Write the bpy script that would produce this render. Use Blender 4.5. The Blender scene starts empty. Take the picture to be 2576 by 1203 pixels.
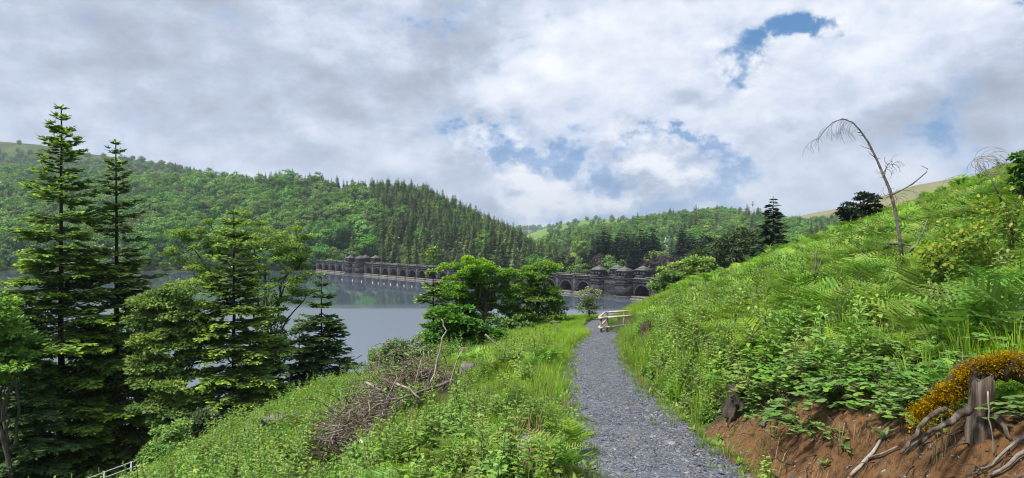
import bpy, math, random
import numpy as np
from mathutils import Vector
R = math.radians
rng = np.random.default_rng(7)
random.seed(7)
sc = bpy.context.scene
COL = sc.collection

# ------------------------------------------------------------------ camera, sky, sun, exposure
EYE = 18.5                      # metres above the lake
FD, CXD, CYD = 1741.0, 1288.0, 601.5   # lens measured on the photograph (2576 px wide view)
cam_d = bpy.data.cameras.new('camera'); cam = bpy.data.objects.new('camera', cam_d); COL.objects.link(cam)
cam.location = (0, 0, EYE); cam.rotation_euler = (R(90), 0, 0)
cam_d.sensor_width = 36; cam_d.lens = 36 * FD / 2576; cam_d.clip_start = .05; cam_d.clip_end = 20000
sc.camera = cam
SUN_AZ, SUN_EL = R(-125), R(56)   # sun behind thin cloud, high over the left shoulder
sun_d = bpy.data.lights.new('sun', 'SUN'); sun = bpy.data.objects.new('sun', sun_d); COL.objects.link(sun)
sun_d.energy = 3.2; sun_d.angle = R(9); sun_d.color = (1, .95, .87)
sdir = Vector((math.sin(SUN_AZ) * math.cos(SUN_EL), math.cos(SUN_AZ) * math.cos(SUN_EL), math.sin(SUN_EL)))
sun.rotation_euler = sdir.to_track_quat('Z', 'Y').to_euler(); sun.location = (0, 0, 200)
sc.view_settings.view_transform = 'Standard'; sc.view_settings.look = 'None'
sc.view_settings.exposure = 1.0; sc.view_settings.gamma = 1
sc.cycles.max_bounces = 5; sc.cycles.diffuse_bounces = 3; sc.cycles.glossy_bounces = 2
sc.cycles.transmission_bounces = 3; sc.cycles.transparent_max_bounces = 4
sc.cycles.use_denoising = True; sc.cycles.filter_width = 1.05
sc.cycles.caustics_reflective = False; sc.cycles.caustics_refractive = False

class NT:
    """small helper to write node trees"""
    def __init__(s, tree):
        s.t = tree
        for n in list(tree.nodes): tree.nodes.remove(n)
    def n(s, typ, **kw):
        nd = s.t.nodes.new(typ); ins = kw.pop('i', {})
        for k, v in kw.items(): setattr(nd, k, v)
        for k, v in ins.items():
            sock = nd.inputs[k]
            if isinstance(v, bpy.types.NodeSocket): s.t.links.new(v, sock)
            elif hasattr(v, 'outputs'): s.t.links.new(v.outputs[0], sock)
            else: sock.default_value = v
        return nd
    def m(s, op, a, b=0.0, c=0.0, clamp=False):
        return s.n('ShaderNodeMath', operation=op, use_clamp=clamp, i={0: a, 1: b, 2: c}).outputs[0]
    def mix(s, f, a, b, mode='MIX'):
        nd = s.n('ShaderNodeMix', data_type='RGBA', blend_type=mode)
        for k, v in ((0, f), (6, a), (7, b)):
            if isinstance(v, bpy.types.NodeSocket): s.t.links.new(v, nd.inputs[k])
            else: nd.inputs[k].default_value = v if not isinstance(v, tuple) or len(v) == 4 else (*v, 1)
        return nd.outputs[2]
    def ramp(s, f, stops):
        nd = s.n('ShaderNodeValToRGB', i={0: f}); e = nd.color_ramp.elements
        while len(e) < len(stops): e.new(.5)
        for k, (p, c) in enumerate(stops):
            e[k].position = p; e[k].color = (c, c, c, 1) if not isinstance(c, tuple) else (*c, 1)
        return nd.outputs[0]
    def smooth(s, v, lo, hi):
        return s.n('ShaderNodeMapRange', interpolation_type='SMOOTHSTEP', i={0: v, 1: lo, 2: hi}).outputs[0]
    def noise(s, vec, scale, detail=4, rough=.55, dist=0.0):
        i = {'Scale': scale, 'Detail': detail, 'Roughness': rough, 'Distortion': dist}
        if vec is not None: i['Vector'] = vec
        return s.n('ShaderNodeTexNoise', i=i).outputs[0]

def build_world():
    w = bpy.data.worlds.new('World'); sc.world = w; w.use_nodes = True; w.cycles.sampling_method = 'MANUAL'; w.cycles.sample_map_resolution = 256
    T = NT(w.node_tree)
    g = T.n('ShaderNodeTexCoord').outputs['Generated']
    xyz = T.n('ShaderNodeSeparateXYZ', i={0: g})
    x, y, z = xyz.outputs
    zc = T.m('ADD', T.m('MAXIMUM', z, 0.0), .16)
    p = T.n('ShaderNodeCombineXYZ', i={0: T.m('DIVIDE', x, zc), 1: T.m('DIVIDE', y, zc), 2: T.m('MULTIPLY', z, 6.0)}).outputs[0]
    warp = T.n('ShaderNodeTexNoise', i={'Vector': g, 'Scale': 9.0, 'Detail': 7.0, 'Roughness': .62}).outputs[1]
    wv = T.n('ShaderNodeVectorMath', operation='SUBTRACT', i={0: warp, 1: (.5, .5, .5)}).outputs[0]
    ws = T.n('ShaderNodeSeparateXYZ', i={0: wv})
    az = T.m('ADD', T.m('ARCTAN2', x, y), T.m('MULTIPLY', ws.outputs[0], .26))
    el = T.m('ADD', T.m('ARCSINE', z), T.m('MULTIPLY', ws.outputs[2], .17))
    def blob(xd, yd, sx, sy, amp):
        a0 = math.atan((xd - CXD) / FD); e0 = math.atan((CYD - yd) / FD * math.cos(a0)); sx /= FD; sy /= FD
        a = T.m('DIVIDE', T.m('SUBTRACT', az, a0), sx); b = T.m('DIVIDE', T.m('SUBTRACT', el, e0), sy)
        d = T.m('ADD', T.m('MULTIPLY', a, a), T.m('MULTIPLY', b, b))
        return T.m('MULTIPLY', T.m('EXPONENT', T.m('MULTIPLY', d, -1.0)), amp)
    def total(bl):
        s = bl[0]
        for b in bl[1:]: s = T.m('ADD', s, b)
        return s
    holes = total([blob(1990, 108, 84, 36, 1.35), blob(1885, 160, 36, 34, .75), blob(1715, 346, 140, 26, 1.1), blob(1800, 390, 60, 40, .45), blob(1255, 350, 75, 52, .95),
                   blob(1580, 470, 150, 80, .85), blob(1740, 470, 130, 60, .45), blob(1360, 400, 150, 40, .85), blob(2575, 40, 40, 70, 1.2),
                   blob(1330, 560, 220, 34, .85), blob(1520, 555, 120, 26, .9), blob(1500, 440, 60, 40, .5), blob(1870, 440, 60, 40, .3)])
    puffs = total([blob(1350, 475, 110, 50, 1.7), blob(1565, 500, 62, 28, 1.3), blob(1640, 425, 70, 30, .4), blob(1700, 468, 60, 22, .4)])
    up = T.n('ShaderNodeVectorMath', operation='ADD', i={0: g, 1: (.012, 0.0, .022)}).outputs[0]
    gs = T.n('ShaderNodeMapping', i={0: g, 3: (1.0, 1.0, 1.6)}).outputs[0]; ups = T.n('ShaderNodeMapping', i={0: up, 3: (1.0, 1.0, 1.6)}).outputs[0]
    n1 = T.noise(gs, 8.0, 10, .62); n1u = T.noise(ups, 8.0, 10, .62); nf = T.noise(g, 34.0, 6, .62)
    dens = T.m('SUBTRACT', T.m('ADD', T.m('ADD', T.m('MULTIPLY', n1, 1.7), -.35), T.m('MULTIPLY', puffs, .26)), T.m('MULTIPLY', holes, .40))
    dens = T.m('ADD', dens, T.m('MULTIPLY', T.m('SUBTRACT', nf, .5), .42))
    cover = T.smooth(dens, -.04, .40)
    # cloud brightness: large soft masses, relief towards the light, thin bright edges
    zone = T.m('ADD', T.m('MULTIPLY', T.m('MINIMUM', T.m('ADD', holes, puffs), 1.0), .70), .30)
    n2 = T.noise(T.n('ShaderNodeMapping', i={0: g, 3: (1.0, 1.0, 1.9)}).outputs[0], 3.4, 9, .60)
    lit = total([blob(1350, 462, 110, 42, .36), blob(1700, 190, 420, 130, .16), blob(1680, 60, 300, 80, .08), blob(2250, 70, 220, 90, .12), blob(1565, 495, 60, 22, .28), blob(2150, 210, 200, 60, .08), blob(1640, 300, 330, 35, .08), blob(1480, 60, 200, 70, .05)])
    dark = total([blob(1120, 95, 150, 80, .26), blob(250, 100, 520, 130, .07), blob(2320, 310, 240, 60, .15), blob(2530, 170, 90, 60, .10), blob(700, 200, 300, 60, .03), blob(950, 420, 300, 70, -.03), blob(1750, 240, 130, 30, .10)])
    relief = T.m('MULTIPLY', T.m('MULTIPLY', T.m('SUBTRACT', n1, n1u), 2.1), zone)
    br = T.m('ADD', T.m('ADD', T.m('MULTIPLY', T.m('SUBTRACT', n2, .5), .66), T.m('ADD', relief, .54)), T.m('SUBTRACT', lit, dark))
    br = T.m('ADD', br, T.m('MULTIPLY', T.m('MULTIPLY', T.m('SUBTRACT', n1, .5), .5), zone))
    rim = T.m('MULTIPLY', T.m('MULTIPLY', cover, T.m('SUBTRACT', 1.0, cover)), .55)
    br = T.m('ADD', T.m('ADD', br, rim), T.m('MULTIPLY', T.m('MULTIPLY', T.m('SUBTRACT', nf, .5), .16), zone))
    col = T.n('ShaderNodeValToRGB', i={0: br}); e = col.color_ramp.elements
    stops = [(.18, (.28, .31, .36)), (.36, (.38, .43, .52)), (.50, (.475, .54, .67)), (.64, (.66, .72, .85)), (.84, (.92, .94, .98))]
    while len(e) < len(stops): e.new(.5)
    for k, (ps, c) in enumerate(stops): e[k].position = ps; e[k].color = (*c, 1)
    sv = T.n('ShaderNodeCombineXYZ', i={0: x, 1: y, 2: T.m('ADD', T.m('MULTIPLY', T.m('MAXIMUM', z, 0.0), 1.3), .38)})
    sky = T.n('ShaderNodeTexSky', sky_type='NISHITA', sun_disc=False, sun_elevation=SUN_EL, sun_rotation=SUN_AZ, air_density=1.0, dust_density=.0, ozone_density=1.2, i={0: T.n('ShaderNodeVectorMath', operation='NORMALIZE', i={0: sv.outputs[0]}).outputs[0]})
    veil = T.m('MULTIPLY', T.m('SUBTRACT', 1.0, T.smooth(z, .06, .24)), .38)
    cover = T.m('MAXIMUM', cover, veil)
    b1 = T.n('ShaderNodeBackground', i={0: T.n('ShaderNodeHueSaturation', i={'Saturation': 1.25, 'Hue': .494, 'Color': sky.outputs[0]}).outputs[0], 1: .10})
    b2 = T.n('ShaderNodeBackground', i={0: col.outputs[0], 1: .56})
    mx = T.n('ShaderNodeMixShader', i={0: cover, 1: b1.outputs[0], 2: b2.outputs[0]})
    T.n('ShaderNodeOutputWorld', i={0: mx.outputs[0]})
build_world()

# ------------------------------------------------------------------ helpers
def dpt(xd, yd, Z):
    """the point Z metres ahead that the photograph shows at (xd, yd)"""
    return np.array([(xd - CXD) / FD * Z, Z, EYE - (yd - CYD) / FD * Z])

class MB:
    def __init__(s): s.v = []; s.q = []; s.t = []; s.a = []; s.qm = []; s.tm = []; s.n = 0
    def add(s, v, q=None, t=None, tip=0.0, mat=0):
        v = np.asarray(v, float).reshape(-1, 3)
        s.v.append(v); s.a.append(np.broadcast_to(np.asarray(tip, float), (len(v),)).copy())
        if q is not None and len(q):
            q = np.asarray(q, int).reshape(-1, 4) + s.n; s.q.append(q); s.qm.append(np.full(len(q), mat))
        if t is not None and len(t):
            t = np.asarray(t, int).reshape(-1, 3) + s.n; s.t.append(t); s.tm.append(np.full(len(t), mat))
        s.n += len(v)
    def box(s, lo, hi, tip=0.0, mat=0, rot=None, at=None):
        (a, b, c), (d, e, f) = lo, hi
        v = np.array([[a,b,c],[d,b,c],[d,e,c],[a,e,c],[a,b,f],[d,b,f],[d,e,f],[a,e,f]], float)
        if rot is not None: v = v @ np.array(rot).T
        if at is not None: v = v + np.array(at)
        s.add(v, q=[[0,3,2,1],[4,5,6,7],[0,1,5,4],[1,2,6,5],[2,3,7,6],[3,0,4,7]], tip=tip, mat=mat)
    def tube(s, P, r, k=6, tip=0.0, mat=0, cap=True, rough=0.0):
        P = np.asarray(P, float); n = len(P); r = np.atleast_1d(np.asarray(r, float)); r = np.interp(np.linspace(0, 1, n), np.linspace(0, 1, len(r)), r) if len(r) > 1 else np.full(n, r[0])
        T = np.gradient(P, axis=0); T /= np.linalg.norm(T, axis=1)[:, None] + 1e-9
        ref = np.array([0, 0, 1.]) if abs(T[:, 2]).mean() < .8 else np.array([1., 0, 0])
        U = np.cross(T, ref); U /= np.linalg.norm(U, axis=1)[:, None] + 1e-9; W = np.cross(T, U)
        a = np.arange(k) * 2 * np.pi / k
        rr = r[:, None] * (1 + rough * rng.uniform(-1, 1, (n, k)))
        V = P[:, None] + rr[..., None] * (np.cos(a)[None, :, None] * U[:, None] + np.sin(a)[None, :, None] * W[:, None])
        i = np.arange(n - 1)[:, None] * k; j = np.arange(k)[None]; j2 = (j + 1) % k
        q = np.stack([i + j, i + j2, i + k + j2, i + k + j], -1).reshape(-1, 4)
        v = V.reshape(-1, 3)
        t = None
        if cap:
            v = np.vstack([v, P[0], P[-1]]); b = n * k
            jj = np.arange(k); t = np.vstack([np.stack([(jj + 1) % k, jj, np.full(k, b)], -1), np.stack([jj + (n - 1) * k, (jj + 1) % k + (n - 1) * k, np.full(k, b + 1)], -1)])
        tt = tip if np.isscalar(tip) else np.concatenate([np.repeat(tip, k), [tip[0], tip[-1]] if cap else []])
        s.add(v, q=q, t=t, tip=tt, mat=mat)
    def kites(s, C, A, S, l, w, tip=0.0, mat=0, mid=.45, bend=0.0):
        """leaf shaped quads: base C, axis A, side S, length l, width w"""
        C = np.asarray(C, float); N = len(C)
        if N == 0: return
        l = np.broadcast_to(l, (N,))[:, None]; w = np.broadcast_to(w, (N,))[:, None]
        Nn = np.cross(A, S)
        v = np.stack([C, C + A * l * mid + S * w * .5 + Nn * bend * w, C + A * l, C + A * l * mid - S * w * .5 + Nn * bend * w], 1).reshape(-1, 3)
        tp = np.repeat(np.broadcast_to(np.asarray(tip, float), (N,)), 4)
        s.add(v, q=np.arange(N * 4).reshape(-1, 4), tip=tp, mat=mat)
    def mesh(s, name, mats, smooth=False):
        V = np.vstack(s.v); q = np.vstack(s.q) if s.q else np.zeros((0, 4), int); t = np.vstack(s.t) if s.t else np.zeros((0, 3), int)
        me = bpy.data.meshes.new(name)
        me.vertices.add(len(V)); me.vertices.foreach_set('co', V.astype(np.float32).ravel())
        L = np.concatenate([q.ravel(), t.ravel()]).astype(np.int32)
        me.loops.add(len(L)); me.loops.foreach_set('vertex_index', L)
        nq, nt = len(q), len(t)
        st = np.concatenate([np.arange(nq) * 4, nq * 4 + np.arange(nt) * 3]).astype(np.int32)
        me.polygons.add(nq + nt); me.polygons.foreach_set('loop_start', st)
        mi = np.concatenate((s.qm if s.q else []) + (s.tm if s.t else [])).astype(np.int32)
        me.polygons.foreach_set('material_index', mi)
        if smooth: me.polygons.foreach_set('use_smooth', np.ones(nq + nt, bool))
        at = me.attributes.new('tip', 'FLOAT', 'POINT'); at.data.foreach_set('value', np.concatenate(s.a).astype(np.float32))
        for m in (mats if isinstance(mats, (list, tuple)) else [mats]): me.materials.append(m)
        me.update(calc_edges=True); me.validate()
        return me

def obj(name, me, parent=None, loc=(0, 0, 0), rz=0, scale=1):
    o = bpy.data.objects.new(name, me); COL.objects.link(o)
    o.location = loc; o.rotation_euler = (0, 0, rz)
    o.scale = (scale,) * 3 if np.isscalar(scale) else scale
    if parent is not None: o.parent = parent
    return o
def tag(o, label=None, cat=None, group=None, kind=None):
    if label: o['label'] = label
    if cat: o['category'] = cat
    if group: o['group'] = group
    if kind: o['kind'] = kind
    return o
def thing(name, label, cat, loc=(0, 0, 0), rz=0, scale=1, group=None):
    o = obj(name, None, None, loc, rz, scale); o.empty_display_size = .2
    return tag(o, label, cat, group)
def norm(v): return v / (np.linalg.norm(v, axis=-1, keepdims=True) + 1e-9)
def rvec(n): return norm(rng.normal(size=(n, 3)))
def vnoise(x, y, seed=0):
    """smooth value noise in -1..1"""
    x = np.asarray(x, float); y = np.asarray(y, float)
    xi = np.floor(x).astype(np.int64); yi = np.floor(y).astype(np.int64); fx = x - xi; fy = y - yi
    fx = fx * fx * (3 - 2 * fx); fy = fy * fy * (3 - 2 * fy)
    def h(a, b):
        n = (a * 374761393 + b * 668265263 + seed * 1274126177) & 0x7fffffff
        n = ((n ^ (n >> 13)) * 1274126177) & 0x7fffffff
        return ((n ^ (n >> 16)) & 0xffff) / 32767.5 - 1
    return (h(xi, yi) * (1 - fx) + h(xi + 1, yi) * fx) * (1 - fy) + (h(xi, yi + 1) * (1 - fx) + h(xi + 1, yi + 1) * fx) * fy
def fbm(x, y, o=4, seed=0):
    s = 0; a = 1.
    for k in range(o): s = s + a * vnoise(x * 2 ** k, y * 2 ** k, seed + k); a *= .5
    return s / 1.9

# ------------------------------------------------------------------ materials
def mat(name):
    m = bpy.data.materials.new(name); m.use_nodes = True
    return m, NT(m.node_tree)
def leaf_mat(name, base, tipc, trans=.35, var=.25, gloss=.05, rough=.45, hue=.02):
    """foliage: base colour (old leaves, painted shade in broadleaf crowns) to tipc (young growth, painted light on their tops), varied from plant to plant"""
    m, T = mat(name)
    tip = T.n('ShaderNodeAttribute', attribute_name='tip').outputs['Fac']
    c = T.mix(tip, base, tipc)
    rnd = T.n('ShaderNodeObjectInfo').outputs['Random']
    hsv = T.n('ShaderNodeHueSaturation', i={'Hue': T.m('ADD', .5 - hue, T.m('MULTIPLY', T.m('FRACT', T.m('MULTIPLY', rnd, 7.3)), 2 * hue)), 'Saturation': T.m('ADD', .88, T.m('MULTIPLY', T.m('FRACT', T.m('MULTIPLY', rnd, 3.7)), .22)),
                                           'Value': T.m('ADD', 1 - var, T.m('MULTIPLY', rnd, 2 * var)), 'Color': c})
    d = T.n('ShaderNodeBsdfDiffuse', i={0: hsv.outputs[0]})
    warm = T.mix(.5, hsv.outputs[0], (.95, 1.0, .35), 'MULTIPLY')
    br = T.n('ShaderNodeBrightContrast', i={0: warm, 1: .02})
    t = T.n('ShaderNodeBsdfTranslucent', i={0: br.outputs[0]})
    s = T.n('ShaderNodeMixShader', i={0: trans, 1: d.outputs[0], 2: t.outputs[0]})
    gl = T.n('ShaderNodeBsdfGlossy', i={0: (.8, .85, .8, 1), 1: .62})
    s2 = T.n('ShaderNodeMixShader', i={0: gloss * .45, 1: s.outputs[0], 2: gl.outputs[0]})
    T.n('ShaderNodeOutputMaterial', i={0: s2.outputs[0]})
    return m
def solid(name, c1, c2, scale=6, rough=.85, bump=.3, detail=6, stretch=(1, 1, 1), spec=.25, c3=None):
    m, T = mat(name)
    co = T.n('ShaderNodeTexCoord').outputs['Object']
    v = T.n('ShaderNodeMapping', i={0: co, 3: stretch}).outputs[0]
    n = T.noise(v, scale, detail, .6)
    c = T.mix(T.smooth(n, .35, .68), c1, c2)
    if c3 is not None: c = T.mix(T.smooth(T.noise(v, scale * .37, 4), .52, .68), c, c3)
    b = T.n('ShaderNodeBump', i={'Strength': bump, 'Distance': .05, 'Height': n})
    p = T.n('ShaderNodeBsdfPrincipled', i={'Base Color': c, 'Roughness': rough, 'Normal': b.outputs[0], 'Specular IOR Level': spec})
    T.n('ShaderNodeOutputMaterial', i={0: p.outputs[0]})
    return m
M = {}
M['bark'] = solid('bark', (.05, .042, .034), (.11, .095, .08), 9, .95, .6, stretch=(1, 1, .25), c3=(.07, .08, .045))
M['fir_bark'] = solid('fir_bark', (.028, .024, .02), (.065, .055, .045), 9, .95, .6, stretch=(1, 1, .3))
M['dead_wood'] = solid('dead_wood', (.22, .19, .155), (.42, .37, .31), 12, .85, .5, stretch=(1, 1, .3), c3=(.13, .105, .08))
M['dead_bark'] = solid('dead_bark', (.10, .085, .075), (.20, .175, .155), 14, .9, .6, c3=(.26, .25, .22))
M['twig'] = solid('twig', (.10, .078, .054), (.25, .20, .142), 5, .9, .3, c3=(.36, .32, .27))
M['stump_wood'] = solid('stump_wood', (.035, .026, .019), (.20, .165, .13), 14, .85, 1.0, stretch=(1, 1, .10), c3=(.10, .065, .04))
M['dark_stump'] = solid('dark_stump', (.03, .024, .02), (.10, .075, .055), 9, .9, .8, stretch=(1, 1, .3))
M['orange_wood'] = solid('orange_wood', (.30, .16, .08), (.45, .27, .15), 8, .8, .4)
M['cut_wood'] = solid('cut_wood', (.42, .34, .24), (.55, .46, .34), 14, .75, .3)
M['rail_wood'] = solid('rail_wood', (.46, .40, .28), (.62, .55, .40), 10, .7, .25, stretch=(.3, 1, 1))
M['post_wood'] = solid('post_wood', (.17, .12, .075), (.28, .20, .125), 10, .8, .3)
M['white_metal'] = solid('white_metal', (.60, .62, .63), (.72, .74, .75), 5, .45, .05)
M['buoy'] = solid('buoy_paint', (.72, .62, .25), (.82, .78, .5), 5, .4, .05)
M['stone_grey'] = solid('loose_slate', (.12, .13, .15), (.30, .31, .33), 7, .8, .4, c3=(.34, .32, .28))
M['white_wall'] = solid('white_render', (.48, .48, .46), (.58, .58, .56), 2, .8, .1)
M['slate_roof'] = solid('slate_roof', (.10, .105, .12), (.16, .165, .18), 3, .7, .2)
M['window_dark'] = solid('window_dark', (.02, .022, .025), (.03, .032, .036), 3, .3, .0)
M['steel'] = solid('galvanised_steel', (.35, .36, .38), (.45, .46, .48), 3, .5, .05)
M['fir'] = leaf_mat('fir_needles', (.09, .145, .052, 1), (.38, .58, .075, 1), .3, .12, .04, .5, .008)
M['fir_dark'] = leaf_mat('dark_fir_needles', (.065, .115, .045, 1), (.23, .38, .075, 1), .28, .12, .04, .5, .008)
M['conifer_dark'] = leaf_mat('dark_conifer_needles', (.016, .034, .018, 1), (.04, .075, .03, 1), .12, .2, .03, .5, .01)
M['conifer_black'] = leaf_mat('black_green_needles', (.012, .025, .015, 1), (.032, .055, .028, 1), .1, .15, .03, .5, .01)
M['larch'] = leaf_mat('larch_needles', (.075, .135, .045, 1), (.27, .39, .125, 1), .28, .3, .03, .5, .025)
M['rusty'] = leaf_mat('browned_needles', (.085, .068, .04, 1), (.17, .125, .075, 1), .25, .2, .03, .5, .02)
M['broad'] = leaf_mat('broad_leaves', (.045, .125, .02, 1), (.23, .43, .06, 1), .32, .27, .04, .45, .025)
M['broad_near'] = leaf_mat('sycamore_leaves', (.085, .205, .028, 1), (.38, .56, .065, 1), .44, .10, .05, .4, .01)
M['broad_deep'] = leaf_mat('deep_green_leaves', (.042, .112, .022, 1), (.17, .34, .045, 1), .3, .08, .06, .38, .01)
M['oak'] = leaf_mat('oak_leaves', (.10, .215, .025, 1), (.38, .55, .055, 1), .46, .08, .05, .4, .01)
M['willow'] = leaf_mat('grey_green_leaves', (.045, .085, .03, 1), (.12, .19, .065, 1), .25, .15, .04, .5, .015)
M['copper'] = leaf_mat('copper_leaves', (.030, .018, .028, 1), (.075, .045, .065, 1), .2, .2, .04, .5, .02)
M['hawthorn'] = leaf_mat('hawthorn_leaves', (.11, .19, .045, 1), (.50, .52, .30, 1), .3, .1, .04, .5, .01)
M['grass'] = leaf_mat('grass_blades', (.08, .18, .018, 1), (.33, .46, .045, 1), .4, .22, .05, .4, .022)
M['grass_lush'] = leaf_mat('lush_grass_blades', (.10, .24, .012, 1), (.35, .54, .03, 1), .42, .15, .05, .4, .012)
M['straw'] = leaf_mat('dry_grass', (.22, .17, .07, 1), (.42, .34, .16, 1), .3, .25, .03, .5, .02)
M['fern'] = leaf_mat('bracken', (.09, .22, .022, 1), (.27, .45, .04, 1), .4, .24, .05, .4, .028)
M['herb'] = leaf_mat('herb_leaves', (.085, .19, .03, 1), (.30, .46, .08, 1), .34, .22, .06, .4, .022)
M['stem'] = solid('dark_stems', (.05, .045, .025), (.10, .075, .04), 10, .8, .1)
M['fern_stalk'] = solid('fern_stalks', (.10, .13, .035), (.16, .15, .05), 10, .8, .1)
M['bramble'] = leaf_mat('bramble_leaves', (.06, .155, .024, 1), (.22, .40, .06, 1), .3, .15, .07, .35, .015)
M['birch'] = leaf_mat('birch_leaves', (.12, .24, .03, 1), (.48, .40, .05, 1), .4, .12, .05, .4, .02)
M['dead_fern'] = leaf_mat('dead_bracken', (.13, .075, .035, 1), (.26, .16, .08, 1), .25, .25, .02, .6, .015)
M['moss'] = leaf_mat('orange_moss', (.19, .10, .01, 1), (.50, .31, .03, 1), .25, .1, .02, .7, .01)
M['flower'] = leaf_mat('yellow_petals', (.75, .6, .02, 1), (.85, .75, .03, 1), .3, .05, .03, .5, .005)

def ground_material():
    """hillside earth: orange subsoil where the 'soil' attribute is set, leaf litter and moss elsewhere"""
    m, T = mat('hillside_earth')
    co = T.n('ShaderNodeTexCoord').outputs['Object']
    soil = T.n('ShaderNodeAttribute', attribute_name='soil').outputs['Fac']
    n1 = T.noise(co, 1.7, 6, .6); n2 = T.noise(co, 16, 8, .68); n3 = T.noise(co, 60, 4, .6)
    sc_ = T.mix(T.smooth(n1, .36, .66), (.145, .073, .03), (.23, .125, .052))
    sc_ = T.mix(T.m('MULTIPLY', T.smooth(n2, .46, .66), .8), sc_, (.065, .037, .021))
    v = T.n('ShaderNodeTexVoronoi', i={'Vector': co, 'Scale': 26.0})
    peb = T.m('MULTIPLY', T.m('SUBTRACT', 1.0, T.smooth(v.outputs['Distance'], .1, .28)), T.smooth(n1, .40, .62))
    sc_ = T.mix(T.m('MULTIPLY', peb, .55), sc_, (.27, .20, .14))
    gr = T.mix(T.smooth(n1, .35, .65), (.035, .048, .018), (.055, .085, .022))
    gr = T.mix(T.m('MULTIPLY', T.smooth(n2, .5, .68), .6), gr, (.10, .07, .04))
    c = T.mix(T.smooth(T.m('ADD', soil, T.m('MULTIPLY', T.m('SUBTRACT', n2, .5), .6)), .35, .65), gr, sc_)
    h = T.m('ADD', T.m('ADD', T.m('MULTIPLY', n2, 1.0), T.m('MULTIPLY', n3, .35)), T.m('MULTIPLY', peb, .5))
    b = T.n('ShaderNodeBump', i={'Strength': .9, 'Distance': .05, 'Height': h})
    p = T.n('ShaderNodeBsdfPrincipled', i={'Base Color': c, 'Roughness': .95, 'Normal': b.outputs[0], 'Specular IOR Level': .15})
    T.n('ShaderNodeOutputMaterial', i={0: p.outputs[0]})
    return m
M['ground'] = ground_material()

def gravel_material():
    m, T = mat('slate_gravel')
    co = T.n('ShaderNodeTexCoord').outputs['Object']
    v1 = T.n('ShaderNodeTexVoronoi', i={'Vector': co, 'Scale': 30.0, 'Randomness': 1.0})
    v2 = T.n('ShaderNodeTexVoronoi', i={'Vector': co, 'Scale': 62.0})
    r1 = T.n('ShaderNodeSeparateColor', i={0: v1.outputs['Color']}).outputs[0]
    r2 = T.n('ShaderNodeSeparateColor', i={0: v2.outputs['Color']}).outputs[0]
    r = T.m('ADD', T.m('MULTIPLY', r1, .55), T.m('MULTIPLY', r2, .45))
    c = T.n('ShaderNodeValToRGB', i={0: r}); e = c.color_ramp.elements
    for k in range(3): e.new(.5)
    for k, (ps, cc) in enumerate([(.12, (.05, .057, .072)), (.35, (.085, .096, .12)), (.55, (.12, .132, .158)), (.75, (.17, .18, .20)), (.92, (.26, .257, .25))]):
        e[k].position = ps; e[k].color = (*cc, 1)
    big = T.noise(co, .9, 4)
    cc = T.mix(T.m('MULTIPLY', T.smooth(big, .58, .75), .4), c.outputs[0], (.16, .13, .09))
    h = T.m('ADD', T.m('MULTIPLY', v1.outputs['Distance'], -1.0), T.m('MULTIPLY', r, .8))
    b = T.n('ShaderNodeBump', i={'Strength': .8, 'Distance': .02, 'Height': h})
    p = T.n('ShaderNodeBsdfPrincipled', i={'Base Color': cc, 'Roughness': .8, 'Normal': b.outputs[0], 'Specular IOR Level': .2})
    T.n('ShaderNodeOutputMaterial', i={0: p.outputs[0]})
    return m
M['gravel'] = gravel_material()
def chip_material():
    m, T = mat('slate_chips')
    rnd = T.n('ShaderNodeObjectInfo').outputs['Random']
    c = T.n('ShaderNodeValToRGB', i={0: rnd}); e = c.color_ramp.elements
    for k in range(4): e.new(.5)
    for k, (ps, cc) in enumerate([(0, (.055, .063, .08)), (.3, (.09, .102, .128)), (.55, (.13, .143, .172)), (.78, (.18, .193, .22)), (.88, (.30, .30, .30)), (1, (.17, .13, .09))]):
        e[k].position = ps; e[k].color = (*cc, 1)
    p = T.n('ShaderNodeBsdfPrincipled', i={'Base Color': c.outputs[0], 'Roughness': .65, 'Specular IOR Level': .3})
    T.n('ShaderNodeOutputMaterial', i={0: p.outputs[0]})
    return m
M['chip'] = chip_material()

def hill_material(name, c1, c2, scale, c3=None, patch=None):
    """pasture and moor: two mixed grasses, optional third (bracken, heather, felled ground) from the 'tip' attribute"""
    m, T = mat(name)
    co = T.n('ShaderNodeTexCoord').outputs['Object']
    n = T.noise(co, scale, 8, .6)
    c = T.mix(T.smooth(n, .38, .64), c1, c2)
    if c3: c = T.mix(T.smooth(T.noise(co, scale * 2.3, 6), .55, .68), c, c3)
    if patch: c = T.mix(T.n('ShaderNodeAttribute', attribute_name='tip').outputs['Fac'], c, patch)
    n2 = T.noise(co, .35, 8, .7)
    b = T.n('ShaderNodeBump', i={'Strength': .8, 'Distance': 2.0, 'Height': n2})
    c = T.mix(.5, c, T.ramp(n2, [(.3, .55), (.7, 1.0)]), 'MULTIPLY')
    p = T.n('ShaderNodeBsdfPrincipled', i={'Base Color': c, 'Roughness': 1, 'Normal': b.outputs[0], 'Specular IOR Level': .05})
    T.n('ShaderNodeOutputMaterial', i={0: p.outputs[0]})
    return m

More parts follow.
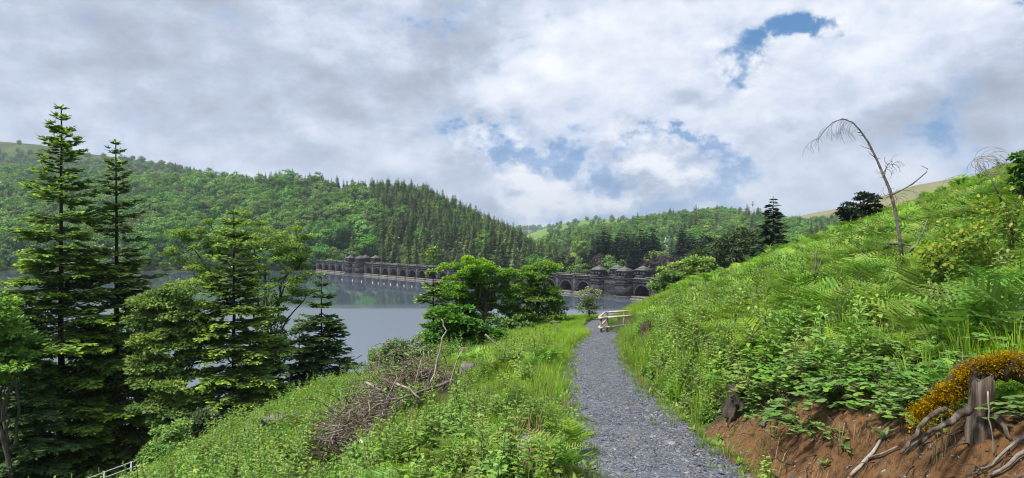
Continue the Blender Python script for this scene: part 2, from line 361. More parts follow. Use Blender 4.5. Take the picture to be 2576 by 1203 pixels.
def stone_material():
    m, T = mat('dam_masonry')
    co = T.n('ShaderNodeTexCoord').outputs['Object']
    v = T.n('ShaderNodeMapping', i={0: co, 2: (R(90), 0, 0)}).outputs[0]
    br = T.n('ShaderNodeTexBrick', i={'Vector': v, 'Color1': (.036, .037, .042, 1), 'Color2': (.08, .079, .083, 1), 'Mortar': (.025, .025, .027, 1), 'Scale': 1.0, 'Mortar Size': .03, 'Brick Width': 1.05, 'Row Height': .5, 'Bias': -.1})
    st = T.n('ShaderNodeMapping', i={0: co, 3: (1.2, 1.2, .16)}).outputs[0]
    n = T.noise(st, 1.3, 8, .65); n2 = T.noise(co, .8, 6, .6); n3 = T.noise(co, 2.2, 8, .7)
    c = T.mix(T.m('MULTIPLY', T.smooth(n, .45, .7), .7), br.outputs[0], (.022, .022, .026))
    c = T.mix(T.m('MULTIPLY', T.smooth(n3, .62, .72), .7), c, (.30, .295, .285))
    c = T.mix(T.m('MULTIPLY', T.smooth(n2, .56, .7), .35), c, (.07, .075, .045))
    b = T.n('ShaderNodeBump', i={'Strength': .6, 'Distance': .12, 'Height': T.m('ADD', br.outputs[1], T.m('MULTIPLY', n3, -.6)), })
    p = T.n('ShaderNodeBsdfPrincipled', i={'Base Color': c, 'Roughness': .9, 'Normal': b.outputs[0], 'Specular IOR Level': .2})
    T.n('ShaderNodeOutputMaterial', i={0: p.outputs[0]})
    return m
M['stone'] = stone_material()
M['stone_pale'] = solid('weathered_coping', (.11, .108, .11), (.25, .245, .23), 2.2, .9, .4, c3=(.09, .095, .06))
M['ledge'] = solid('washed_ledge', (.11, .095, .08), (.22, .195, .165), 1.5, .8, .3, stretch=(1, 1, .4))
M['roof_stone'] = solid('roof_stone', (.10, .098, .10), (.25, .24, .225), 1.8, .9, .4, c3=(.10, .105, .07))

def water_material():
    m, T = mat('lake_water')
    co = T.n('ShaderNodeTexCoord').outputs['Object']
    mp = T.n('ShaderNodeMapping', i={0: co, 3: (1.0, .35, 1)}).outputs[0]
    big = T.smooth(T.noise(co, .006, 3), .40, .60)
    n = T.noise(mp, 1.3, 3, .5); n2 = T.noise(mp, .25, 2, .5)
    sy = T.n('ShaderNodeSeparateXYZ', i={0: co}); edge = T.m('ADD', T.m('ADD', sy.outputs[1], T.m('MULTIPLY', sy.outputs[0], .12)), T.m('MULTIPLY', T.m('SUBTRACT', T.noise(T.n('ShaderNodeMapping', i={0: co, 3: (.3, 1, 1)}).outputs[0], .05, 4), .5), 30.0))
    ruf = T.m('SUBTRACT', 1.0, T.smooth(edge, 176.0, 196.0))
    h = T.m('ADD', T.m('MULTIPLY', n, T.m('ADD', .25, T.m('MULTIPLY', big, .75))), T.m('MULTIPLY', n2, .6))
    b = T.n('ShaderNodeBump', i={'Strength': T.m('ADD', .06, T.m('MULTIPLY', ruf, .2)), 'Distance': .10, 'Height': h})
    p = T.n('ShaderNodeBsdfPrincipled', i={'Base Color': (.078, .103, .138, 1), 'Roughness': T.m('ADD', .04, T.m('MULTIPLY', ruf, .26)), 'IOR': 2.3, 'Normal': b.outputs[0], 'Specular IOR Level': .75})
    T.n('ShaderNodeOutputMaterial', i={0: p.outputs[0]})
    return m
M['water'] = water_material()
#==STRUCTURE==
# ------------------------------------------------------------------ near hillside
PY = np.array([-8, 0, 6.7, 13.2, 17.8, 22.7, 28, 34, 38, 44, 52, 60, 80, 140.])
PX = np.array([1.0, 1.15, 1.49, 1.72, 2.15, 2.85, 3.72, 4.6, 4.6, 5.4, 7.2, 9.5, 16, 40.])
PZ = -np.array([.8, 1.6, 2.31, 2.76, 3.05, 3.37, 3.97, 4.67, 4.98, 5.3, 5.84, 6.5, 8.5, 16.])
PW = np.array([.8, .8, .74, .68, .68, .70, .74, .85, .55, .5, .5, .5, .5, .5])
_yy = np.arange(-8, 141, .25)
def _sm(a, k=9):
    b = np.interp(_yy, PY, a); p = np.pad(b, k, mode='edge')
    return np.convolve(p, np.hanning(2 * k + 1) / np.hanning(2 * k + 1).sum(), 'valid')
_px, _pz, _pw = _sm(PX), _sm(PZ), _sm(PW, 5)
def path_x(Y): return np.interp(Y, _yy, _px)
def path_z(Y): return EYE + np.interp(Y, _yy, _pz)
def path_w(Y): return np.interp(Y, _yy, _pw)
def terrain(X, Y, fine=True):
    X = np.asarray(X, float); Y = np.asarray(Y, float)
    s = X - path_x(Y); w = path_w(Y); z = path_z(Y)
    t = -s
    # left of the path: verge, gentle slope, then the steep drop to the water
    L = np.interp(Y, [0, 20, 32, 45, 60], [7.5, 7.5, 6.0, 4.0, 2.0]); k = np.interp(Y, [0, 15, 25, 38, 60], [.30, .30, .19, .08, .08])
    a = np.clip(t - w - .5, 0, None)
    left = -k * np.minimum(a, L) - .52 * (np.sqrt(np.clip(a - L, 0, None) ** 2 + 1.0) - 1.0) * (a > L)
    # right of the path: cut bank, then the open slope
    bh = np.interp(Y, [0, 7, 10, 20, 30, 45], [.80, .80, .80, .62, .45, .40]); m = np.interp(Y, [0, 8, 20, 45], [.36, .36, .335, .37])
    bw = np.interp(Y, [0, 8, 20], [1.0, 1.0, 1.3])
    b = np.clip((s - w - .12) / bw, 0, 1); bank = bh * (b * b * (3 - 2 * b))
    right = bank + m * np.clip(s - w - .9, 0, None)
    right = np.where(s > 26, right - .012 * (s - 26) ** 2, right)
    z = z + np.where(s > 0, right, left)
    far = np.clip(Y - 47, 0, None); z = z - np.where(s > 2, .0030 * far ** 2, .001 * far ** 2)
    if fine:
        off = np.clip((np.abs(s) - w) / .8, 0, 1)
        up = np.clip((s - 2.5) / 3, 0, 1)
        z = z + off * ((.16 + .22 * up) * fbm(X * .45, Y * .45, 3, 5) + (.05 + .06 * up) * fbm(X * 1.6, Y * 1.6, 3, 9))
        ez = off * (s > 0) * (s < 3.2) * (Y < 11)
        z = z + ez * (.10 * fbm(X * 2.6, Y * 2.6, 4, 31) + .035 * fbm(X * 9, Y * 9, 3, 33))
    return z
def hit(xd, yd, off=0.0, z0=2.5, z1=120):
    """where the sight line through (xd, yd) meets the hillside (raised by off)"""
    Z = np.linspace(z0, z1, 6000); X = (xd - CXD) / FD * Z
    d = EYE - (yd - CYD) / FD * Z - terrain(X, Z) - off
    i = np.argmax(d <= 0); i = i if d[i] <= 0 else len(Z) - 1
    return np.array([X[i], Z[i], float(terrain(X[i], Z[i]))])
def on(X, Y, dz=0.0): return np.array([X, Y, float(terrain(X, Y)) + dz])

def grid_mesh(name, X, Y, Z, mats, attrs=None, smooth=True, tip=0.0):
    ny, nx = X.shape; B = MB()
    i = np.arange(ny - 1)[:, None] * nx + np.arange(nx - 1)[None]
    q = np.stack([i, i + 1, i + nx + 1, i + nx], -1).reshape(-1, 4)
    B.add(np.stack([X, Y, Z], -1).reshape(-1, 3), q=q, tip=np.asarray(tip, float).ravel() if not np.isscalar(tip) else tip)
    me = B.mesh(name, mats, smooth)
    for an, av in (attrs or {}).items():
        at = me.attributes.new(an, 'FLOAT', 'POINT'); at.data.foreach_set('value', np.asarray(av, np.float32).ravel())
    return me
def soil_mask(X, Y):
    s = X - path_x(Y); w = path_w(Y)
    top = np.interp(Y, [3, 5, 7, 9, 11, 13], [2.05, 1.9, 1.72, 1.4, 1.1, .8]) + .25 * fbm(X * 1.3, Y * 1.3, 3, 71)
    a = np.clip((top - s) / .25, 0, 1) * np.clip((s - w + .1) / .15, 0, 1) * np.clip((9.8 - Y) / 1.6, 0, 1)
    edge = np.clip(1 - np.abs(np.abs(s) - w - .1) / .25, 0, 1) * .55
    bare = np.clip(1.5 - 1.5 * (((s + 1.45) / .62) ** 2 + ((Y - 7.9) / 1.7) ** 2), 0, 1) * .8
    return np.maximum(np.maximum(a, edge), bare)
def build_ground():
    gx = np.concatenate([np.arange(-75, -14, 1.5), np.arange(-14, -4, .4), np.arange(-4, 8, .1), np.arange(8, 22, .4), np.arange(22, 95, 1.5)])
    gy = np.concatenate([np.arange(-12, 3, .5), np.arange(3, 14, .1), np.arange(14, 32, .3), np.arange(32, 62, .7), np.arange(62, 170, 2.5)])
    X, Y = np.meshgrid(gx, gy); Z = terrain(X, Y)
    s = X - path_x(Y); Z = Z - np.clip((path_w(Y) + .1 - np.abs(s)) / .2, 0, 1) * .06
    Z = np.maximum(Z, -3 + .01 * Y)
    return tag(obj('ground', grid_mesh('ground', X, Y, Z, M['ground'], {'soil': soil_mask(X, Y)})), kind='structure')
ground = build_ground()
def build_path():
    gy = np.concatenate([np.arange(-3, 16, .08), np.arange(16, 60, .2)]); u = np.linspace(-1, 1, 25)
    U, Y = np.meshgrid(u, gy); wob = .16 * fbm(Y * 1.4, U * 0 + np.sign(U) * 9, 4, 3)
    X = path_x(Y) + U * (path_w(Y) + .12 + wob * np.abs(U))
    Z = path_z(Y) + .02 * (1 - U * U) + .012 * fbm(X * 5, Y * 5, 3, 2) - .03 * np.clip(np.abs(U) - .85, 0, 1) * 4 + np.clip((np.abs(U) - .8) / .2, 0, 1) * 0
    return tag(obj('path', grid_mesh('path', X, Y, Z, M['gravel'])), kind='structure')
path = build_path()

# ------------------------------------------------------------------ lake
def build_lake():
    B = MB(); n = (-.777, -.629); o = np.array([29.4, 224.5]); e = np.array([.629, -.777])
    a = o + e * 120 + np.array([.777, .629]) * 1.5; b = o - e * 240 + np.array([.777, .629]) * 1.5
    B.add([[-900, -60, 0], [a[0], -60, 0], [a[0], a[1], 0], [b[0], b[1], 0], [-220, 470, 0], [-900, 700, 0]], t=[[0, 1, 2], [0, 2, 3], [0, 3, 4], [0, 4, 5]])
    return tag(obj('lake', B.mesh('lake', M['water'])), kind='structure')
lake = build_lake()
def build_valley():
    B = MB(); B.box((-3000, -400, -40), (4000, 9000, -30))
    m = hill_material('valley_floor', (.06, .10, .03), (.10, .16, .04), .02)
    return tag(obj('terrain', B.mesh('terrain', m)), kind='structure')
valley = build_valley()

# ------------------------------------------------------------------ hills
class Hill:
    """a hillside from a foot line to a ridge, both given as sight lines and distances"""
    def __init__(s, xs, zb, yb, zr, yr, tree=0.0, power=1.0, nz=0.0, seed=1, back=500, nzs=.012):
        s.xs = np.array(xs, float); s.zb = np.array(zb, float); s.yb = np.array(yb, float); s.zr = np.array(zr, float); s.yr = np.array(yr, float)
        s.tree = np.array(tree, float) + np.zeros(len(xs)); s.power = power; s.nz = nz; s.seed = seed; s.back = back; s.nzs = nzs
    def at(s, xd, f):
        xd = np.asarray(xd, float); f = np.asarray(f, float)
        zb = np.interp(xd, s.xs, s.zb); yb = np.interp(xd, s.xs, s.yb); zr = np.interp(xd, s.xs, s.zr); yr = np.interp(xd, s.xs, s.yr)
        hb = EYE - (yb - CYD) / FD * zb; hr = EYE - (yr - CYD) / FD * zr - np.interp(xd, s.xs, s.tree)
        g = np.clip(f, 0, 1)
        D = zb + (zr - zb) * g + np.clip(f - 1, 0, None) * s.back
        z = hb + (hr - hb) * g ** s.power - np.clip(f - 1, 0, None) ** 1.3 * (np.abs(hr) + 30) * .9 - np.clip(-f, 0, None) * 60
        D = D + np.clip(f, None, 0) * 60
        X = (xd - CXD) / FD * D
        z = z + s.nz * fbm(X * s.nzs, D * s.nzs, 4, s.seed) * np.clip(g * 4, 0, 1) * np.clip((1.05 - f) * 4, .15, 1)
        return X, D, z
    def mesh(s, name, m, patch=None, nx=160, ny=60):
        xd, f = np.meshgrid(np.linspace(s.xs[0], s.xs[-1], nx), np.concatenate([np.linspace(-.4, 1, ny), np.linspace(1.05, 2, 10)]))
        X, Y, Z = s.at(xd, f)
        tp = patch(xd, f) if patch else 0.0
        return tag(obj(name, grid_mesh(name, X, Y, Z, m, tip=tp)), kind='structure')
def blobm(xd, f, x0, f0, sx, sf): return np.clip(1.6 - 1.6 * (((xd - x0) / sx) ** 2 + ((f - f0) / sf) ** 2), 0, 1)

H_wood = Hill([-500, -200, 0, 200, 400, 560, 700, 830, 900, 1000, 1060, 1120, 1200, 1260, 1300, 1340, 1380, 1420],
              [480, 420, 400, 395, 395, 395, 398, 405, 405, 400, 395, 390, 385, 380, 375, 370, 365, 360],
              [680, 682, 684, 684, 684, 684, 684, 682, 680, 680, 682, 684, 686, 690, 692, 694, 696, 698],
              [900, 850, 820, 800, 780, 740, 700, 670, 650, 620, 600, 580, 550, 530, 510, 490, 480, 470],
              [390, 410, 425, 436, 446, 450, 437, 452, 458, 466, 474, 500, 540, 568, 590, 628, 655, 670], tree=9, power=.92, nz=7, seed=21)
H_wood.mesh('hill', hill_material('wood_floor', (.035, .05, .018), (.06, .085, .025), .03))
H_moor = Hill([-700, -300, 0, 100, 230, 340, 420, 520, 620, 760], [800] * 10, [560] * 10, [1500, 1450, 1400, 1380, 1350, 1330, 1300, 1280, 1260, 1250],
              [330, 342, 357, 365, 388, 402, 415, 440, 475, 520], power=.95, nz=8, seed=4, nzs=.006)
H_moor.mesh('hill', hill_material('moor_grass', (.06, .088, .026), (.10, .14, .04), .012, (.065, .06, .035)), nx=120)
H_mid = Hill([1250, 1330, 1390, 1450, 1500, 1560, 1640, 1720, 1800, 1880, 1950, 2050, 2150, 2300, 2500],
             [560, 540, 520, 500, 470, 450, 440, 430, 430, 430, 430, 430, 430, 430, 430],
             [660, 655, 650, 645, 650, 655, 660, 660, 660, 660, 660, 660, 660, 660, 660],
             [950, 950, 960, 950, 930, 910, 900, 900, 910, 920, 930, 940, 950, 960, 960],
             [640, 612, 585, 568, 560, 556, 537, 527, 533, 540, 550, 552, 548, 540, 530], tree=[13, 13, 13, 13, 13, 13, 13, 13, 4, 1, 5, 12, 13, 13, 13], power=.85, nz=8, seed=8)
def mid_patch(xd, f): return np.maximum(np.maximum(blobm(xd, f, 1455, .20, 85, .12), blobm(xd, f, 1560, .42, 60, .1)), blobm(xd, f, 1590, .46, 70, .10))
H_mid.mesh('hill', hill_material('pasture', (.12, .20, .04), (.17, .27, .05), .012, None, (.17, .12, .085)), mid_patch)
H_green = Hill([1300, 1380, 1430, 1480, 1540, 1600, 1700, 1800], [1150] * 8, [620] * 8, [1650] * 8, [600, 572, 560, 553, 550, 552, 556, 560], power=.9, nz=6, seed=12, nzs=.005)
H_green.mesh('hill', hill_material('far_pasture', (.13, .22, .05), (.18, .28, .06), .008), nx=60)
H_far = Hill([1000, 1250, 1330, 1400, 1480, 1600], [1800] * 6, [640] * 6, [3200] * 6, [578, 574, 575, 572, 568, 566], power=.85, nz=14, seed=14, nzs=.003)
H_far.mesh('hill', hill_material('distant_fields', (.05, .095, .045), (.15, .24, .06), .0035), nx=80)
H_right = Hill([1850, 1950, 2060, 2130, 2200, 2300, 2400, 2500, 2600, 2800, 3200], [700] * 11, [620] * 11, [1500, 1500, 1450, 1400, 1350, 1320, 1300, 1300, 1300, 1300, 1300],
               [575, 558, 534, 521, 499, 467, 449, 439, 427, 410, 400], power=.9, nz=7, seed=17, nzs=.006)
H_right.mesh('hill', hill_material('straw_moor', (.19, .19, .075), (.27, .235, .115), .01, (.15, .21, .05)), nx=110)

# ------------------------------------------------------------------ dam
def build_dam():
    BAY = 8.5; root = thing('stone_dam', 'long dark stone masonry dam with arches, balustrade and turrets across the lake', 'dam', (29.4, 224.5, 0), math.atan2(-.777, .629))
    # local x runs along the dam (towards the right bank), -y faces the lake
    def bay_mesh():
        B = MB(); n = 20; r = 2.9; cz = 1.25; cx = BAY / 2
        a = np.linspace(np.pi, 0, n + 1); ax = cx + r * np.cos(a); az = cz + r * np.sin(a)
        ox = np.clip(cx + (BAY / 2) * np.cos(a) * 1.45, 0, BAY); oz = np.clip(cz + 4.6 * np.sin(a) * 1.3, None, 5.1)
        ox[0] = 0; ox[-1] = BAY; oz[0] = oz[-1] = cz
        P = np.stack([ax, 0 * ax, az], 1); O = np.stack([ox, 0 * ox, oz], 1); Q = P + [0, 5, 0]
        i = np.arange(n); m = n + 1
        B.add(np.vstack([P, O, Q]), q=np.vstack([np.stack([i, i + 1, m + i + 1, m + i], 1), np.stack([i + 1, i, 2 * m + i, 2 * m + i + 1], 1)]))
        top = [k for k in range(n + 1) if oz[k] > 5.09]
        B.add([[0, 0, 5.1], [BAY, 0, 5.1], [ox[top[0]], 0, 5.1], [ox[top[-1]], 0, 5.1], [0, 0, oz[1]], [0, 0, cz], [BAY, 0, cz]], t=[])
        # corners left open by the fan: fill with backing panel just behind the face
        B.box((0, .02, cz), (cx - r - .02, 5, 5.1)); B.box((cx + r + .02, .02, cz), (BAY, 5, 5.1)); B.box((0, .02, cz + r + .02), (BAY, 5, 5.1))
        B.box((0, 0, -2), (BAY, 6, .9)); B.box((0, 5, .9), (BAY, 6, 5.1))  # rear wall added to close the open arches and keep them dark
        return B.mesh('arch_bay', M['stone'])
    def ring_mesh():
        B = MB(); n = 13; cx = BAY / 2
        for k in range(n):
            a0 = np.pi * k / n + .012; a1 = np.pi * (k + 1) / n - .012
            v = [[cx + rr * math.cos(a), y, 1.25 + rr * math.sin(a)] for y in (-.14, .1) for (a, rr) in ((a0, 2.86), (a1, 2.86), (a1, 3.42), (a0, 3.42))]
            B.add(v, q=[[0, 1, 2, 3], [7, 6, 5, 4], [0, 4, 5, 1], [1, 5, 6, 2], [2, 6, 7, 3], [3, 7, 4, 0]])
        return B.mesh('arch_ring', M['stone'])
    def pil_mesh():
        B = MB(); B.box((-.62, -.42, -2), (.62, .3, 5.0)); B.box((-.74, -.55, -2), (.74, .3, 1.0)); B.box((-.72, -.52, 5.0), (.72, .3, 5.32)); B.box((-.5, -.40, 5.32), (.5, .35, 6.45)); B.box((-.62, -.5, 6.45), (.62, .45, 6.62))
        B.add([[-.5, -.4, 6.62], [.5, -.4, 6.62], [.5, .35, 6.62], [-.5, .35, 6.62], [0, 0, 7.0]], t=[[0, 1, 4], [1, 2, 4], [2, 3, 4], [3, 0, 4]])
        return B.mesh('pilaster', M['stone'])
    def parapet_mesh():
        B = MB(); a, b = .5, BAY - .5
        B.box((a, -.30, 5.1), (b, .25, 5.4)); B.box((a, -.06, 5.4), (b, .14, 5.5))
        n = 11
        for k in range(n):
            x = a + (b - a) * (k + .5) / n; B.box((x - .17, -.10, 5.5), (x + .17, .16, 6.15))
        return B.mesh('balustrade', M['stone'])
    def cop_mesh():
        B = MB(); B.box((.5, -.24, 6.15), (BAY - .5, .3, 6.42)); return B.mesh('coping', M['stone_pale'])
    def ledge_mesh():
        B = MB(); B.box((.78, -1.1, .35), (BAY - .78, .0, .95)); B.box((.78, -1.5, -1), (BAY - .78, 0, .3)); return B.mesh('spill_ledge', M['ledge'])
    bay, ring, pil, par, cop, led = bay_mesh(), ring_mesh(), pil_mesh(), parapet_mesh(), cop_mesh(), ledge_mesh()
    def bays(x0, n, direction):
        for k in range(n):
            x = x0 + direction * k * BAY - (BAY if direction < 0 else 0)
            w = obj('arch_bay', bay, root, (x, 0, 0)); obj('arch_ring', ring, w); obj('spill_ledge', led, w)
            obj('pilaster', pil, w, (BAY if direction > 0 else 0, 0, 0))
            p = obj('balustrade', par, root, (x, 0, 0)); obj('coping', cop, p)
            p2 = obj('balustrade', par, root, (x, 6.2, 0)); obj('coping', cop, p2)
    def turret(x, y, front):
        t = obj('turret', None, root, (x, y, 0))
        def octo(B, z0, z1, r0, r1=None, ch=.30):
            r1 = r0 if r1 is None else r1; v = []
            for z, r in ((z0, r0), (z1, r1)):
                c = r * (1 - ch); v += [[r, -c, z], [r, c, z], [c, r, z], [-c, r, z], [-r, c, z], [-r, -c, z], [-c, -r, z], [c, -r, z]]
            i = np.arange(8); q = np.stack([i, (i + 1) % 8, 8 + (i + 1) % 8, 8 + i], 1)
            v += [[0, 0, z0], [0, 0, z1]]
            B.add(v, q=q, t=np.vstack([np.stack([(i + 1) % 8, i, np.full(8, 16)], 1), np.stack([8 + i, 8 + (i + 1) % 8, np.full(8, 17)], 1)]))
        B = MB()
        if front: octo(B, -2, .9, 2.75); octo(B, .9, 4.2, 2.35); octo(B, 4.2, 4.5, 2.6); octo(B, 4.5, 5.9, 2.35); octo(B, 5.9, 6.3, 2.55)
        else: octo(B, 4.5, 6.3, 2.3)
        octo(B, 6.3, 6.95, 2.05); octo(B, 7.9, 8.5, 2.05)
        me = B.mesh('shaft', M['stone']); obj('shaft', me, t)
        B = MB()
        for fx, fy in ((1, 0), (-1, 0), (0, 1), (0, -1)):
            for o in (-1.72, -.62, .62 - .0, 1.72):
                cx = 1.9 * fx + (o if fy else 0); cy = 1.9 * fy + (o if fx else 0); wd = .28 if abs(o) < 1 else .30
                hx, hy = (.15, wd) if fx else (wd, .15)
                B.box((cx - hx, cy - hy, 6.95), (cx + hx, cy + hy, 7.9))
            
        obj('window_mullion', B.mesh('window_mullion', M['stone']), t)
        B = MB(); octo(B, 6.95, 7.9, 1.5); obj('window', B.mesh('window', M['window_dark']), t)  # near-black core put in for the shade inside, behind the slots
        B = MB()
        octo(B, 8.5, 8.7, 2.32); octo(B, 8.7, 9.1, 2.2, 1.6); octo(B, 9.1, 9.17, 1.72); octo(B, 9.17, 9.52, 1.55, .9); octo(B, 9.52, 9.58, 1.0); octo(B, 9.58, 9.86, .85, .25)
        rf = obj('roof', B.mesh('roof', M['roof_stone']), t)
        B = MB(); octo(B, 9.86, 9.92, .3); octo(B, 9.92, 10.12, .2, .05); obj('finial', B.mesh('finial', M['roof_stone']), rf)
    def block(n0, n1):
        x0, x1 = (n0 + 34) * BAY, (n1 + 34) * BAY
        B = MB(); B.box((x0 + 1.2, -1.3, -2), (x1 - 1.2, 6.5, 5.3)); B.box((x0 - 2, 0.02, -2), (x1 + 2, 6.5, 5.3)); B.box((x0 + 1.2, -1.55, -2), (x1 - 1.2, 0, .8)); B.box((x0 + 1.2, -1.5, 4.2), (x1 - 1.2, 0, 4.5))
        for k in range(9):
            for j in range(7):
                xa = x0 + 2.3 + (x1 - x0 - 4.6) * (j + (k % 2) * .5) / 7.5
                B.box((xa, -1.38 - .1 * rng.random(), .85 + k * .36), (xa + (x1 - x0 - 4.6) / 7.5 - .06, -1.2, .85 + k * .36 + .31))
        obj('pier_block', B.mesh('pier_block', M['stone']), root)
        B = MB(); B.box((x0 + 2.2, -1.3, 5.3), (x1 - 2.2, -1.0, 5.5)); B.box((x0 + 2.2, -1.4, 6.1), (x1 - 2.2, -.9, 6.4))
        n = 9
        for k in range(n):
            x = x0 + 2.4 + (x1 - x0 - 4.8) * (k + .5) / n; B.box((x - .2, -1.25, 5.5), (x + .2, -1.0, 6.1))
        obj('balustrade', B.mesh('balustrade', M['stone']), root)
        for x in (x0, x1): turret(x, -.9, True); turret(x, 7.9, False)
        return x0 - 2.0, x1 + 2.0
    a0, a1 = block(-55.27, -53.96); b0, b1 = block(-34.08, -32.79)
    bays(a0, 5, -1)
    n_mid = int(round((b0 - a1) / BAY)); BAYS = n_mid
    gap = (b0 - a1) - n_mid * BAY
    bays(a1 + gap / 2, n_mid, 1); bays(b1, 9, 1)
    B = MB(); B.box((a0 - 6 * BAY, .3, 4.9), (b1 + 9 * BAY, 6.2, 5.12)); B.box((a0 - 6 * BAY, 5.9, -30), (b1 + 9 * BAY, 7.2, 5.0)); B.box((a1 - .2, .03, -2), (a1 + gap / 2 + .3, 6, 5.2)); B.box((b0 - gap / 2 - .3, .03, -2), (b0 + .2, 6, 5.2))
    obj('roadway', B.mesh('roadway', M['stone']), root)
    return root
dam = build_dam()
def lake_pt(xd, yd):
    Z = EYE / ((yd - CYD) / FD); return np.array([(xd - CXD) / FD * Z, Z, 0])
def build_buoys():
    B = MB(); P = [[0, 0, z] for z in (-.25, -.1, .1, .3, .42)]; B.tube(P, [.06, .16, .19, .16, .05], 8); B.tube([[0, 0, .42], [0, 0, .7]], .05, 5)
    me = B.mesh('buoy', M['buoy'], True)
    Pz = [(402, 623), (594, 642), (760, 659), (967, 681), (1065, 691), (1172, 703), (1290, 713), (1413, 725), (1537, 738), (1683, 752), (1940, 771)]
    for k, (a, b) in enumerate(Pz):
        p = lake_pt((1250 + a / 4.684) / 1.5528, (960 + b / 4.684) / 1.5528)
        w = 'leftmost of the row' if k == 0 else 'rightmost of the row' if k == len(Pz) - 1 else None
        names = ['', 'second', 'third', 'fourth', 'fifth', 'sixth', 'seventh', 'eighth', 'ninth', 'tenth']
        lab = 'small yellow buoy floating before the dam, ' + (w or names[k] + ' from the left')
        tag(obj('buoy', me, None, p), lab, 'buoy', 'row of buoys in front of the dam')
build_buoys()
#==VEG==
# ------------------------------------------------------------------ plant builders
def curve(p0, p1, bow, n=7, wob=0.0):
    p0 = np.asarray(p0, float); p1 = np.asarray(p1, float); t = np.linspace(0, 1, n)[:, None]
    P = p0 + (p1 - p0) * t + np.asarray(bow, float) * (4 * t * (1 - t))
    if wob: P[1:-1] += rng.normal(size=(n - 2, 3)) * wob * np.linalg.norm(p1 - p0)
    return P
def fir(H, Rr, whorl=.42, nb=6, crown_from=.04, mats=('fir', 'fir_bark'), tipb=1.0, twig=.10, shape=.8, lod=1.0, open_top=.35, trunk_r=None):
    """fir with flat whorled sprays; returns trunk and crown meshes"""
    Bt, Bc = MB(), MB(); tr = trunk_r or H * .0105
    n = 14; zz = np.linspace(0, H, n); lean = np.cumsum(rng.normal(size=(n, 2)) * .02, 0) * H * .04
    TP = np.column_stack([lean, zz]); Bt.tube(TP, tr * (1 - .93 * zz / H) + .008, 7, rough=.06)
    z = H * crown_from
    while z < H - .05:
        fr = (H - z) / H; Lb = Rr * min(1.0, (fr * 1.18)) ** shape
        gap = whorl * (1 + open_top * (fr < .35)); big = rng.uniform(.8, 1.12)
        k = nb if fr > .3 else (6 if fr > .06 else 4)
        az0 = rng.random() * 6.28; c = np.array([np.interp(z, zz, TP[:, 0]), np.interp(z, zz, TP[:, 1]), z])
        for b in range(k + rng.integers(0, 2)):
            L = max(.12, Lb * big * rng.uniform(.55, 1.12)); az = az0 + b * 6.283 / k + rng.normal() * .18
            c = np.array([np.interp(z, zz, TP[:, 0]), np.interp(z, zz, TP[:, 1]), z + rng.normal() * .11 * whorl / .42 * (fr > .1)])
            d = np.array([math.cos(az), math.sin(az), 0]); sd = np.array([-d[1], d[0], 0])
            up = np.interp(fr, [0, .15, .5, 1], [.75, .30, .04, -.10]) + rng.normal() * .09; dr = np.interp(fr, [0, .3, 1], [0, .06, .10])
            ns = max(4, int(L / .16)); rr = np.linspace(0, 1, ns) * L
            dr = dr * rng.uniform(.5, 2.4); bz = up * rr - dr * rr * rr / max(L, .5) * 1.5 + .12 * np.clip(rr / L - .6, 0, 1) * L
            BP = c + d * rr[:, None] + np.array([0, 0, 1]) * bz[:, None]
            if L > .5: Bt.tube(BP[::max(1, ns // 5)], np.linspace(.006 + .010 * L / 3, .004, len(BP[::max(1, ns // 5)])), 3, cap=False)
            st = np.arange(.18 * L if L > .8 else .05, L, twig / lod)
            st = st + rng.normal(size=len(st)) * .02
            sP = np.stack([np.interp(st, rr, BP[:, j]) for j in range(3)], 1)
            sl = np.gradient(bz, rr); slp = np.interp(st, rr, sl)
            for side in (-1, 1):
                tl = np.clip(.55 * (L - st) + .14, .14, 1.0 * min(1, L / 2 + .4)) * rng.uniform(.75, 1.15, len(st)) * np.clip(st / (.35 * L), .35, 1)
                ang = R(58) + rng.normal(size=len(st)) * .14
                A = d * np.cos(ang)[:, None] + side * sd * np.sin(ang)[:, None]
                A[:, 2] = slp * np.cos(ang) + rng.normal(size=len(st)) * .17 - .12; A = norm(A)
                S = norm(np.cross(A, np.array([0, 0, 1.])) + rng.normal(size=(len(st), 3)) * .45)
                base_t = (rng.uniform(0, .10, len(st)) + .55 * np.clip((st / L - .62) / .38, 0, 1) * rng.uniform(.3, 1, len(st))) * tipb
                Bc.kites(sP, A, S, tl, .12 + .06 * rng.random(len(st)), tip=base_t)
                # side shoots half way and young growth at the ends
                nt = rng.uniform(.45, 1.0, len(st)) * tipb * np.interp(st / L, [0, .3, .6], [.35, .6, 1])
                E = sP + A * (tl * .82)[:, None]; Bc.kites(E, norm(A + [0, 0, .12]), S, .17, .10, tip=nt)
                for sg in (-1, 1):
                    A2 = norm(A * .75 + sg * np.cross(A, [0, 0, 1.]) * .65 + rng.normal(size=A.shape) * .12)
                    for fpos in (.35, .6):
                        C2 = sP + A * (tl * fpos)[:, None]; l2 = tl * .42 * (1 - .4 * fpos)
                        Bc.kites(C2, A2, norm(np.cross(A2, [0, 0, 1.]) + rng.normal(size=A.shape) * .4), l2 + .07, .10, tip=np.where(fpos > .5, nt * .55, base_t))
            Bc.kites(BP[-1:], norm((BP[-1:] - BP[-2:-1])), sd[None], .22, .09, tip=tipb)
        z += gap * rng.uniform(.8, 1.2) * (1.0 if fr > .12 else .75)
    Bc.kites(TP[-1:] - [[0, 0, .3]], np.array([[0, 0, 1.]]), np.array([[1., 0, 0]]), .5, .06, tip=.8 * tipb)
    return Bt.mesh('trunk', M[mats[1]], True), Bc.mesh('crown', M[mats[0]])
